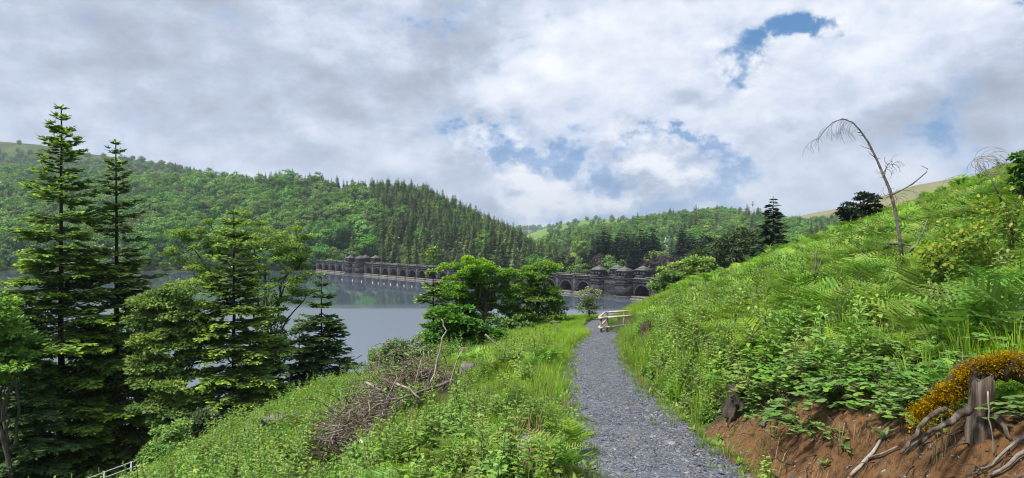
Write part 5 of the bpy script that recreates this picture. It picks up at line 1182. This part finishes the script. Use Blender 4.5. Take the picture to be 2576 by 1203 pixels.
def build_brush_pile():
    c = hit(955, 1060); root = thing('brush_pile', 'heap of dead brown branches and twigs on the left slope', 'brush pile', c); o = np.array(c)
    path_pts = [hit(x, y) for x, y in ((845, 1160), (890, 1115), (940, 1065), (1000, 1010), (1060, 985), (1120, 980))]; Pp = np.array(path_pts) - o; t = np.linspace(0, 1, len(Pp)); B = MB()
    main = norm(Pp[-1] - Pp[0])
    for k in range(1500):
        f = rng.random(); p = np.array([np.interp(f, t, Pp[:, j]) for j in range(3)]); wid = np.interp(f, [0, .3, .7, 1], [.34, .62, .66, .32]); side = np.cross(main, [0, 0, 1.]); h = wid * np.abs(rng.normal()) * .75 + .03
        p = p + side * rng.normal() * wid * .55 + [0, 0, h]
        d = norm(main * rng.choice([-1, 1]) * rng.uniform(.4, 1.3) + rng.normal(size=3) * [.45, .45, .25] + [0, 0, -.05]); l = rng.uniform(.25, .8)
        B.tube(curve(p - d * l / 2, p + d * l / 2, rng.normal(size=3) * .05, 4), [.012, .011, .009, .004], 3, cap=False, tip=rng.random())
    tw = obj('twigs', B.mesh('twigs', M['twig']), root); tag(tw, kind='stuff')
    Zp = c[1]
    big = [((1130, 960), (1060, 985), (1005, 1005), (965, 1030), .030), ((920, 962), (965, 985), (1010, 1010), (1030, 1020), .024), ((995, 965), (1030, 980), (1055, 1005), (1065, 1015), .026), ((930, 1010), (975, 1005), (1020, 1000), (1060, 990), .022),
           ((1015, 1000), (985, 1060), (960, 1110), (945, 1140), .014), ((1048, 1005), (1030, 1035), (1020, 1060), (1012, 1075), .03), ((900, 1045), (940, 1040), (980, 1045), (1000, 1050), .014), ((1000, 950), (975, 1000), (945, 1060), (930, 1090), .012),
           ((905, 1095), (880, 1120), (860, 1140), (850, 1160), .016), ((960, 1080), (985, 1065), (1010, 1065), (1040, 1080), .014), ((930, 935), (950, 965), (975, 1000), (985, 1010), .010), ((1010, 930), (1005, 960), (1000, 985), (995, 1010), .012),
           ((1060, 905), (1052, 940), (1040, 975), (1030, 995), .014), ((1085, 930), (1078, 960), (1070, 985), (1068, 1000), .02)]
    for k in range(26):
        f = rng.uniform(.25, 1); p = np.array([np.interp(f, t, Pp[:, j]) for j in range(3)]) + [rng.normal() * .3, rng.normal() * .3, rng.uniform(.25, .6)]; d = norm(main * rng.uniform(-1, 1) + rng.normal(size=3) * [.6, .6, .4]); l = rng.uniform(.3, .75)
        stick_obj('branch', [p - d * l, p + rng.normal(size=3) * .04, p + d * l], [rng.uniform(.010, .020), .006], rng.choice(['dead_wood', 'dead_wood', 'dead_bark']), parent=root, k=5)
    for q in big:
        P = [dpt(x, y, Zp - .35 + rng.normal() * .1) - o for x, y in q[:4]]; stick_obj('branch', P, [q[4] * 1.15, q[4] * .7], rng.choice(['dead_wood', 'dead_bark', 'dead_wood']), parent=root)
build_brush_pile()
def dead_sticks():
    b = hit(1080, 1000); Z = b[1]
    stick_obj('dead_branch', dseg([(1072, 1005), (1085, 960), (1100, 905), (1113, 860), (1120, 830), (1116, 812), (1110, 803)], Z), [.032, .026, .014], 'dead_wood', 'tall pale bare branch standing up from the brush pile', 'branch')
    stick_obj('dead_branch', dseg([(1128, 985), (1142, 930), (1158, 890), (1162, 880), (1156, 870)], Z), [.022, .012], 'dead_wood', 'crooked pale forked branch right of the tall pale branch', 'branch', forks=[(dseg([(1150, 905), (1160, 890), (1164, 875)], Z - .05), [.012, .005])])
    stick_obj('dead_branch', dseg([(1108, 985), (1120, 940), (1130, 912)], Z), [.018, .01], 'dead_bark', 'short grey upright stick between the two pale branches', 'branch')
    stick_obj('dead_branch', dseg([(1160, 875), (1190, 874)], Z), [.008, .005], 'dead_wood', 'thin horizontal stick over the crooked pale branch', 'branch')
    stick_obj('dead_branch', dseg([(1220, 842), (1235, 855), (1255, 872)], 22), [.045, .03], 'dead_wood', 'pale broken branch leaning under the young dark sycamore', 'branch')
    p = hit(745, 1180); stick_obj('cut_log', [p + [-.22, 0, .22], p + [0, -.02, .12], p + [.22, -.05, -.02]], [.10, .10], 'orange_wood', 'short sawn log with orange bark on the lower left slope', 'log', k=9)
    stick_obj('fallen_branch', [hit(580, 1178) + [0, 0, .12], hit(620, 1180) + [0, 0, .12], hit(655, 1186) + [0, 0, .12]], [.035, .02], 'dead_wood', 'pale fallen branch in the grass at the lower left', 'branch')
    stick_obj('fallen_branch', [hit(905, 1160) + [0, 0, .25], hit(935, 1140) + [0, 0, .3], hit(950, 1128) + [0, 0, .3]], [.02, .014], 'dead_wood', 'pale stick lying below the brush pile', 'branch')
    stick_obj('cut_log', [hit(915, 1170) + [0, 0, .3], hit(908, 1160) + [0, 0, .33]], [.035, .035], 'cut_wood', 'small cut log end under the brush pile', 'log')
    stick_obj('fallen_branch', [hit(1250, 1130) + [0, 0, .08], hit(1290, 1128) + [0, 0, .08], hit(1330, 1120) + [0, 0, .08]], [.014, .009], 'dead_wood', 'thin pale stick on stony ground at the left path edge', 'branch')
    p = hit(1262, 1172); stick_obj('path_stick', [p + [2.05, .3, .04], p + [2.2, .5, .05]], [.01, .006], 'dead_bark', 'short dark stick lying on the slate path', 'stick')
    for k, (x0, y0, x1, y1) in enumerate([(735, 1035, 905, 1105), (780, 1090, 860, 1115), (1040, 880, 1045, 1000), (925, 875, 935, 960)]):
        a = hit(x0, y0); z_ = hit(min(max((x0 + x1) / 2, 700), 1100), max(y0, y1))[1]
        stick_obj('dry_stick', [dpt(x0, y0, z_), dpt((x0 + x1) / 2 + 4, (y0 + y1) / 2, z_), dpt(x1, y1, z_)], [.007, .003], 'dead_bark', ['long thin dry stem reaching left from the brush pile', 'shorter dry stem left of the brush pile', 'upright dry stem behind the brush pile', 'upright dry stem before the open water'][k], 'stick')
    # right hillside
    def dead_sapling():
        Z = 13.5; base = dpt(2272, 660, Z); base[2] = min(base[2], float(terrain(base[0], Z))); root = thing('dead_sapling', 'bare grey dead sapling bent over at its top against the sky', 'dead tree', base); o = np.array(base)
        pts = [(2272, 675), (2262, 590), (2252, 530), (2240, 480), (2222, 440), (2205, 400), (2185, 360), (2165, 330), (2145, 308), (2120, 299), (2095, 308), (2075, 328), (2058, 352)]
        tr = np.array([dpt(x, y, Z + .02 * i) - o for i, (x, y) in enumerate(pts)]); B = MB(); B.tube(tr, np.interp(np.arange(13), [0, 4, 8, 12], [.034, .025, .013, .004]), 7, rough=.12)
        for k in range(60):   # knots and snapped whorls
            i = rng.uniform(.5, 9); p = np.array([np.interp(i, np.arange(13), tr[:, j]) for j in range(3)]); d = norm(rng.normal(size=3)); B.tube([p, p + d * rng.uniform(.04, .09)], [.008, .003], 3)
        obj('trunk', B.mesh('trunk', M['dead_bark']), root)
        def br(q, r, nm='branch'):
            B = MB(); P = np.array([dpt(x, y, Z + .05) - o for x, y in q]); B.tube(P, np.linspace(r, r * .3, len(P)), 5, rough=.1)
            return obj(nm, B.mesh(nm, M['dead_bark']), root)
        br([(2240, 492), (2268, 478), (2295, 463), (2318, 444), (2330, 434), (2334, 425), (2318, 417)], .018); br([(2222, 445), (2232, 415), (2244, 405), (2247, 412), (2243, 425)], .010); br([(2195, 378), (2180, 372), (2162, 366)], .009); br([(2205, 400), (2190, 388), (2183, 380)], .008)
        br([(2285, 635), (2305, 615), (2322, 585), (2333, 552)], .035, 'limb'); br([(2235, 612), (2262, 614), (2300, 618)], .028, 'limb'); br([(2252, 510), (2240, 500), (2232, 470), (2225, 462)], .008); br([(2268, 478), (2290, 480), (2310, 487)], .006)
        B = MB()
        for k in range(20):
            i = rng.uniform(7.2, 12); p = np.array([np.interp(i, np.arange(13), tr[:, j]) for j in range(3)]); l = rng.uniform(.2, .62); dx = -rng.uniform(.1, .6) * l
            q = p + [dx, rng.normal() * .15, -l * rng.uniform(.6, 1)]; P = curve(p, q, (dx * .35, 0, .10 * l), 6); B.tube(P, np.linspace(.004, .002, 6), 3, cap=False)
            for m in range(2): B.tube(curve(P[3 + m], P[3 + m] + [rng.normal() * .08, rng.normal() * .05, -.14], (0, 0, .02), 4), .0025, 3, cap=False)
        for cx, cy in ((2228, 425), (2235, 495), (2244, 415), (2255, 500)):
            p = dpt(cx, cy, Z) - o
            for k in range(9): a = rng.random() * 6.28; q = p + np.array([math.cos(a) * .22, rng.normal() * .05, math.sin(a) * .2]); B.tube(curve(p, q, (-.06 * math.sin(a), 0, .08 * math.cos(a)), 6), .003, 3, cap=False)
        tag(obj('twigs', B.mesh('twigs', M['dead_bark']), root), kind='stuff')
    dead_sapling()
    def curly(x, y, Z, lab, r):
        p0 = dpt(x, y + 55, Z); root = thing('curled_dead_shrub', lab, 'dead shrub', p0); o = np.array(p0); B = MB(); B.tube(np.array([dpt(x + 20, y + 95, Z), dpt(x, y + 50, Z), dpt(x - 15, y + 22, Z)]) - o, [.014, .010, .006], 5); obj('stem', B.mesh('stem', M['dead_bark']), root)
        B = MB(); c = dpt(x - 5, y, Z) - o
        for k in range(46):
            a0 = rng.random() * 6.28; rr = r * Z / FD * rng.uniform(.4, 1.1); a = a0 + np.linspace(0, rng.uniform(1.5, 3.2), 9) * rng.choice([-1, 1]); ce = c + rng.normal(size=3) * [.05, .08, .04]
            B.tube(np.stack([ce[0] + rr * np.cos(a), ce[1] + np.linspace(0, .1, 9), ce[2] + rr * .8 * np.sin(a)], 1), .0028, 3, cap=False)
        tag(obj('twigs', B.mesh('twigs', M['dead_wood']), root), kind='stuff')
    curly(2500, 412, 9, 'ball of curled dead twigs on the hill line at upper right', 32)
    D = [([(2062, 760), (2052, 720), (2050, 670), (2055, 625)], [.03, .012], 'dark forked dead stem left of the dead sapling', [([(2052, 700), (2066, 655), (2078, 632), (2075, 618)], [.010, .004])]),
         ([(2110, 650), (2130, 670), (2165, 700)], [.010, .016], 'dark fallen stick sloping right below the dead sapling', []), ([(2215, 655), (2212, 630), (2210, 615)], [.045, .03], 'short broken pale stump beside the dead sapling', []),
         ([(2060, 780), (2085, 745), (2100, 730)], [.02, .01], 'dark stick low on the right slope', []), ([(2345, 520), (2380, 450), (2470, 430), (2576, 436)], [.010, .006], 'long arched dead bramble stem across the upper right hill', []),
         ([(2400, 610), (2390, 540), (2380, 500)], [.008, .004], 'thin upright dead stem among the birch saplings', []), ([(2330, 530), (2310, 500), (2290, 460)], [.007, .003], 'thin dead stem leaning left right of the dead sapling', []),
         ([(2576, 580), (2540, 590), (2500, 585)], [.03, .02], 'dark fallen branch at the right edge among the birches', []), ([(2290, 920), (2320, 917), (2345, 921)], [.02, .014], 'dark rotten stick lying above the bare soil bank', [])]
    for pts, r, lab, fk in D:
        xb, yb = max(pts, key=lambda q: q[1]); Z = hit(xb, yb + 4)[1]; stick_obj('dead_stick', dseg(pts, Z), r, 'dead_bark', lab, 'stick', forks=[(dseg(f, Z), fr) for f, fr in fk])
dead_sticks()

# ------------------------------------------------------------------ stumps
def stump_mesh(r, h, flare, key, topkey=None, n=18, lean=(0, 0)):
    B = MB(); az = np.arange(n) * 6.283 / n; rr = r * (1 + .12 * np.sin(az * 3 + rng.random() * 6) + .07 * np.sin(az * 7) + rng.normal(size=n) * .03); rings = []
    for f in (-.25, 0, .12, .35, .7, 1.0): rings.append(np.stack([rr * (1 + flare * max(0, (1 - max(f, 0) * 2.2)) ** 2) * np.cos(az) + lean[0] * f, rr * (1 + flare * max(0, (1 - max(f, 0) * 2.2)) ** 2) * np.sin(az) + lean[1] * f, f * h + (f == 1) * rng.normal(size=n) * .09 * h], 1))
    V = np.vstack(rings + [np.array([[lean[0], lean[1], h * .97]])]); q = [[k * n + i, k * n + (i + 1) % n, (k + 1) * n + (i + 1) % n, (k + 1) * n + i] for k in range(5) for i in range(n)]
    B.add(V, q=q, t=[[5 * n + i, 5 * n + (i + 1) % n, 6 * n] for i in range(n)]); return B.mesh('wood', M[key])
def moss_mesh(P, Nn, n, size, key='moss'):
    B = MB(); P = np.asarray(P); i = rng.integers(0, len(P), n); C = P[i] + rng.normal(size=(n, 3)) * size * .8; A = norm(Nn + rng.normal(size=(n, 3)) * .6); S = norm(np.cross(A, rng.normal(size=(n, 3)))); B.kites(C, A, S, size * rng.uniform(.6, 1.4, n), size * .35, tip=np.clip(rng.normal(.5, .3, n), 0, 1))
    me = B.mesh('moss', M[key]); return me
def build_stumps():
    # the big one on the soil bank
    p = hit(2468, 1085, 0, 2.5, 12); Z = p[1]; k = Z / FD; root = thing('mossy_stump', 'grey weathered tree stump draped with orange moss on the soil bank', 'stump', p); o = np.array(p)
    h = 132 * k; obj('wood', stump_mesh(28 * k, h, .25, 'stump_wood'), root)
    for q, r in (([(2440, 1025), (2405, 1050), (2365, 1072), (2335, 1090)], [.030, .010]), ([(2380, 1030), (2330, 1060), (2290, 1110), (2265, 1140)], [.018, .008]), ([(2345, 1085), (2310, 1115), (2280, 1140)], [.022, .012]), ([(2500, 1040), (2525, 1070), (2545, 1110)], [.022, .010])):
        P = [dpt(x, y, Z - .10 - .05 * i) - o for i, (x, y) in enumerate(q)]; stick_obj('root', P, r, 'stump_wood', parent=root, k=7)
    ms = []; nn = []; cx = np.array([2300, 2350, 2400, 2450, 2520, 2640]); cy = np.array([1050, 1012, 975, 938, 926, 930]); cr = np.array([.025, .05, .075, .09, .10, .10])
    B = MB(); spine = np.array([dpt(x, y, Z + .10) - o for x, y in zip(cx, cy)]); tt = np.linspace(0, 1, 30); sp = np.stack([np.interp(tt, np.linspace(0, 1, 6), spine[:, j]) for j in range(3)], 1); sp += rng.normal(size=sp.shape) * .015
    rr = np.interp(tt, np.linspace(0, 1, 6), cr); B.tube(sp, rr * .8, 9, rough=.35); obj('root_mat', B.mesh('root_mat', M['dark_stump']), root)
    for k_ in range(1600):
        i = rng.integers(30); a = rng.uniform(-.6, 3.4); r_ = rr[i] * rng.uniform(.8, 1.05); ms.append(sp[i] + [rng.normal() * .03, -math.cos(a - 1.57) * r_ * .8, math.sin(a) * r_ - (rng.random() < .3) * rng.uniform(0, .12)]); 
    tag(obj('moss', moss_mesh(ms, np.array([-.2, -.6, .15]), 18000, .019), root), kind='stuff')
    for q, r, key, lab, fk in (([(2140, 1203), (2165, 1175), (2190, 1150), (2215, 1110), (2235, 1085)], [.016, .012], 'dead_wood', 'pale forked stick lying on the bare soil bank', [[(2180, 1160), (2220, 1148), (2260, 1130)]]), ([(1918, 1075), (1945, 1030), (1975, 995)], [.03, .02], 'dead_bark', 'grey broken root end leaning on the soil by the path', []),
                               ([(2590, 1130), (2530, 1180), (2490, 1215)], [.013, .010], 'dead_bark', 'thin brown stick at the lower right corner', []), ([(2580, 1100), (2480, 1180), (2440, 1215)], [.009, .006], 'dead_bark', 'thinner dark stem in the lower right soil', []), ([(2485, 985), (2492, 1060), (2500, 1150)], [.005, .003], 'dead_wood', 'thin dry stalk hanging in front of the mossy stump', [])):
        P = [hit(x, min(y, 1200), .03, 2.5, 12) + [0, 0, .04] for x, y in q] if 'stump' not in lab else dseg(q, Z - .22)
        stick_obj('root_stick', P, r, key, lab, 'stick', forks=[([hit(x, y, .03, 2.5, 12) + [0, 0, .05] for x, y in f], [.012, .006]) for f in fk])
    # the small root stump
    p = hit(1858, 1030); root = thing('root_stump', 'small dark upturned root stump with orange broken wood beside the path', 'stump', p, .4); obj('wood', stump_mesh(.14, .30, .5, 'dark_stump'), root)
    stick_obj('broken_wood', [(-.15, -.12, .28), (.0, -.14, .33), (.14, -.1, .30)], [.03, .035], 'orange_wood', parent=root); stick_obj('broken_wood', [(.12, -.12, .3), (.15, -.16, .15), (.16, -.17, .02)], [.03, .022], 'orange_wood', parent=root)
    for a in range(5): stick_obj('root', [(0, 0, .15), (.2 * math.cos(a * 1.3 + 3), -.12 - .1 * rng.random(), .05), (.34 * math.cos(a * 1.3 + 3), -.2, -.15)], [.04, .012], 'dark_stump', parent=root)
    tag(obj('moss', moss_mesh([[.16, 0, .36], [.22, .02, .40], [.28, 0, .34], [.1, .05, .34]], np.array([0, -.4, .6]), 900, .03), root), kind='stuff')
    p = hit(1622, 868); root = thing('dark_stump', 'dark rotten stump at the right edge of the path near the fence', 'stump', p); obj('wood', stump_mesh(.17, .62, .3, 'dark_stump', lean=(.08, 0)), root); tag(obj('moss', moss_mesh(rng.normal(size=(20, 3)) * .06 + [.1, 0, .66], np.array([0, 0, 1.]), 300, .04, 'grass'), root), kind='stuff')
    p = hit(692, 1092); root = thing('mossy_stump', 'flat pale topped old stump on the lower left slope', 'stump', p); obj('wood', stump_mesh(.34, .42, .15, 'dark_stump'), root); B = MB(); B.tube([[0, 0, .40], [0, 0, .44]], [.33, .30], 14, rough=.1); obj('top', B.mesh('top', M['dead_bark']), root); tag(obj('moss', moss_mesh([[-.2, -.28, .2], [-.1, -.34, .15], [.05, -.34, .1]], np.array([0, -.6, .3]), 500, .04), root), kind='stuff')
    p = hit(940, 955); root = thing('grey_stump', 'small grey stump on the bank edge before the lake', 'stump', p); obj('wood', stump_mesh(.2, .4, .2, 'dark_stump'), root)
    p = hit(1170, 960); root = thing('grey_stump', 'weathered grey stump half hidden right of the brush pile', 'stump', p); obj('wood', stump_mesh(.18, .45, .3, 'dead_bark', lean=(.1, 0)), root)
    # flat slate stones at the path edge
    for kx, (x, y, r, lab) in enumerate([(1268, 1128, .16, 'flat slate stone among weeds left of the path'), (1330, 1108, .10, 'small pale slate stone left of the path'), (1690, 1120, .10, 'pale flat stone at the right path edge'), (1640, 1103, .08, 'small rounded stone at the right path edge'), (1305, 1085, .12, 'brown flat stone in the bare patch left of the path')]):
        p = hit(x, y); B = MB(); n = 9; az = np.sort(rng.random(n)) * 6.283; rr = r * rng.uniform(.7, 1.1, n); hh = r * .35
        v = np.vstack([np.stack([rr * np.cos(az), rr * np.sin(az) * .7, 0 * az - .03], 1), np.stack([rr * np.cos(az) * .85, rr * np.sin(az) * .6, 0 * az + hh + rng.normal(size=n) * .01], 1), [[0, 0, hh]]]); i = np.arange(n)
        B.add(v, q=np.stack([i, (i + 1) % n, n + (i + 1) % n, n + i], 1), t=np.stack([n + i, n + (i + 1) % n, np.full(n, 2 * n)], 1)); tag(obj('slate_stone', B.mesh('slate_stone', M['stone_grey']), None, p + [0, 0, .01]), lab, 'stone')
build_stumps()

# ------------------------------------------------------------------ far buildings, mast, walkers
def build_house(xd, yd, Z, w, h, rz, lab):
    p = dpt(xd, yd, Z); root = thing('white_house', lab, 'house', p, rz); B = MB(); B.box((-w / 2, -w * .3, -4), (w / 2, w * .3, h)); B.add([[-w / 2, -w * .3, h], [-w / 2, w * .3, h], [-w / 2, 0, h * 1.5], [w / 2, -w * .3, h], [w / 2, w * .3, h], [w / 2, 0, h * 1.5]], t=[[0, 2, 1], [3, 4, 5]]); obj('wall', B.mesh('wall', M['white_wall']), root)
    B = MB(); e = .35
    for s in (-1, 1): B.add([[-w / 2 - e, s * (w * .3 + e), h - .25], [w / 2 + e, s * (w * .3 + e), h - .25], [w / 2 + e, 0, h * 1.5 + .1], [-w / 2 - e, 0, h * 1.5 + .1], [-w / 2 - e, s * (w * .3 + e), h - .05], [w / 2 + e, s * (w * .3 + e), h - .05], [w / 2 + e, 0, h * 1.5 + .3], [-w / 2 - e, 0, h * 1.5 + .3]], q=[[0, 1, 2, 3], [7, 6, 5, 4], [0, 4, 5, 1], [1, 5, 6, 2], [3, 7, 4, 0]])
    rf = obj('roof', B.mesh('roof', M['slate_roof']), root)
    for s in (-1, 1): B = MB(); B.box((s * w * .42 - .4, -.4, h * 1.35), (s * w * .42 + .4, .4, h * 1.5 + 1.2)); obj('chimney', B.mesh('chimney', M['white_wall']), rf)
    B = MB(); B.box((-.45, -.06, 0), (.45, .06, 1.2)); wm = B.mesh('window', M['window_dark'])
    for x in (-.32, 0, .32):
        for z in (.8, h - 1.7): obj('window', wm, root, (x * w, -w * .3 - .03, z))
build_house(1683, 619, 500, 6.5, 3.2, .3, 'small white house with slate roof between dark conifers on the hillside')
build_house(-4, 474, 640, 7, 3.2, -.2, 'grey roofed house cut by the left edge among trees on the hill')
def build_mast():
    Z = 930; p = dpt(1893, 548, Z); k = Z / FD; root = thing('radio_mast', 'tall thin twin pole radio mast on the far hill line', 'mast', p); H = 36 * k
    for dx in (-2.2, 2.2): B = MB(); B.tube([[dx * k, 0, -6], [dx * k, 0, H]], [.55, .4], 6); obj('pole', B.mesh('pole', M['steel']), root)
    B = MB(); B.box((-3.6 * k, -.8, H - 1), (3.6 * k, .8, H - .2)); B.box((-3.8 * k, -1, H + 2.2), (3.8 * k, 1, H + 2.6)); B.box((-.9 * k, -.4, H - 4), (.9 * k, .4, H + 2.4)); obj('antenna', B.mesh('antenna', M['steel']), root)
build_mast()
def build_walkers():
    """people on the roadway, seen over the balustrade: one skinned body each"""
    clothes = {'blue': (.05, .16, .45), 'teal': (.06, .25, .30), 'red': (.35, .05, .05)}
    for xd, key, lab in ((1545, 'teal', 'person in a teal jacket walking behind the dam balustrade'), (1582, 'blue', 'person in a blue jacket walking beside the rightmost turret'), (1548.5, 'red', 'person in a red jacket walking behind the dam balustrade')):
        me = bpy.data.meshes.new('person'); J = [(0, 0, .95), (0, 0, 1.2), (0, 0, 1.45), (0, 0, 1.56), (0, .02, 1.7), (.2, 0, 1.42), (.26, -.03, 1.12), (.25, -.1, .88), (-.2, 0, 1.42), (-.26, .03, 1.12), (-.25, -.04, .88), (.1, .0, .9), (.11, -.08, .5), (.11, .05, .08), (.11, -.1, .04), (-.1, 0, .9), (-.11, .1, .5), (-.11, .22, .08), (-.11, .1, .04)]
        E = [(0, 1), (1, 2), (2, 3), (3, 4), (2, 5), (5, 6), (6, 7), (2, 8), (8, 9), (9, 10), (0, 11), (11, 12), (12, 13), (13, 14), (0, 15), (15, 16), (16, 17), (17, 18)]
        me.from_pydata(J, E, []); m = solid(key + '_jacket', clothes[key], clothes[key], 3, .8, .1); me.materials.append(m)
        q = -294.1; x4 = xd * 1.5528; qq = 5.1 + .0034 * (x4 - 1310); Z = 1942 / qq + 3.0; p = dpt(xd, 600, Z); o = obj('person', me, None, (p[0], p[1], 5.12), .6)
        md = o.modifiers.new('skin', 'SKIN'); rad = [.17, .16, .17, .07, .12, .07, .055, .04, .07, .055, .04, .10, .075, .05, .05, .10, .075, .05, .05]
        for v, r in zip(me.skin_vertices[0].data, rad): v.radius = (r, r * .85)
        me.skin_vertices[0].data[0].use_root = True
        s = o.modifiers.new('sub', 'SUBSURF'); s.levels = 1; s.render_levels = 1
        tag(o, lab, 'person')
build_walkers()
# ------------------------------------------------------------------ the air
def build_haze():
    B = MB(); B.box((-3200, -600, -42), (4200, 6500, 330)); m = bpy.data.materials.new('haze_air'); m.use_nodes = True; T = NT(m.node_tree)
    v = T.n('ShaderNodeVolumePrincipled', i={'Color': (.74, .86, 1.0, 1), 'Density': .00014, 'Anisotropy': .2})
    o = T.n('ShaderNodeOutputMaterial'); T.t.links.new(v.outputs[0], o.inputs['Volume'])
    h = obj('haze', B.mesh('haze', m)); h.display_type = 'WIRE'
    return tag(h, kind='stuff')
haze = build_haze()
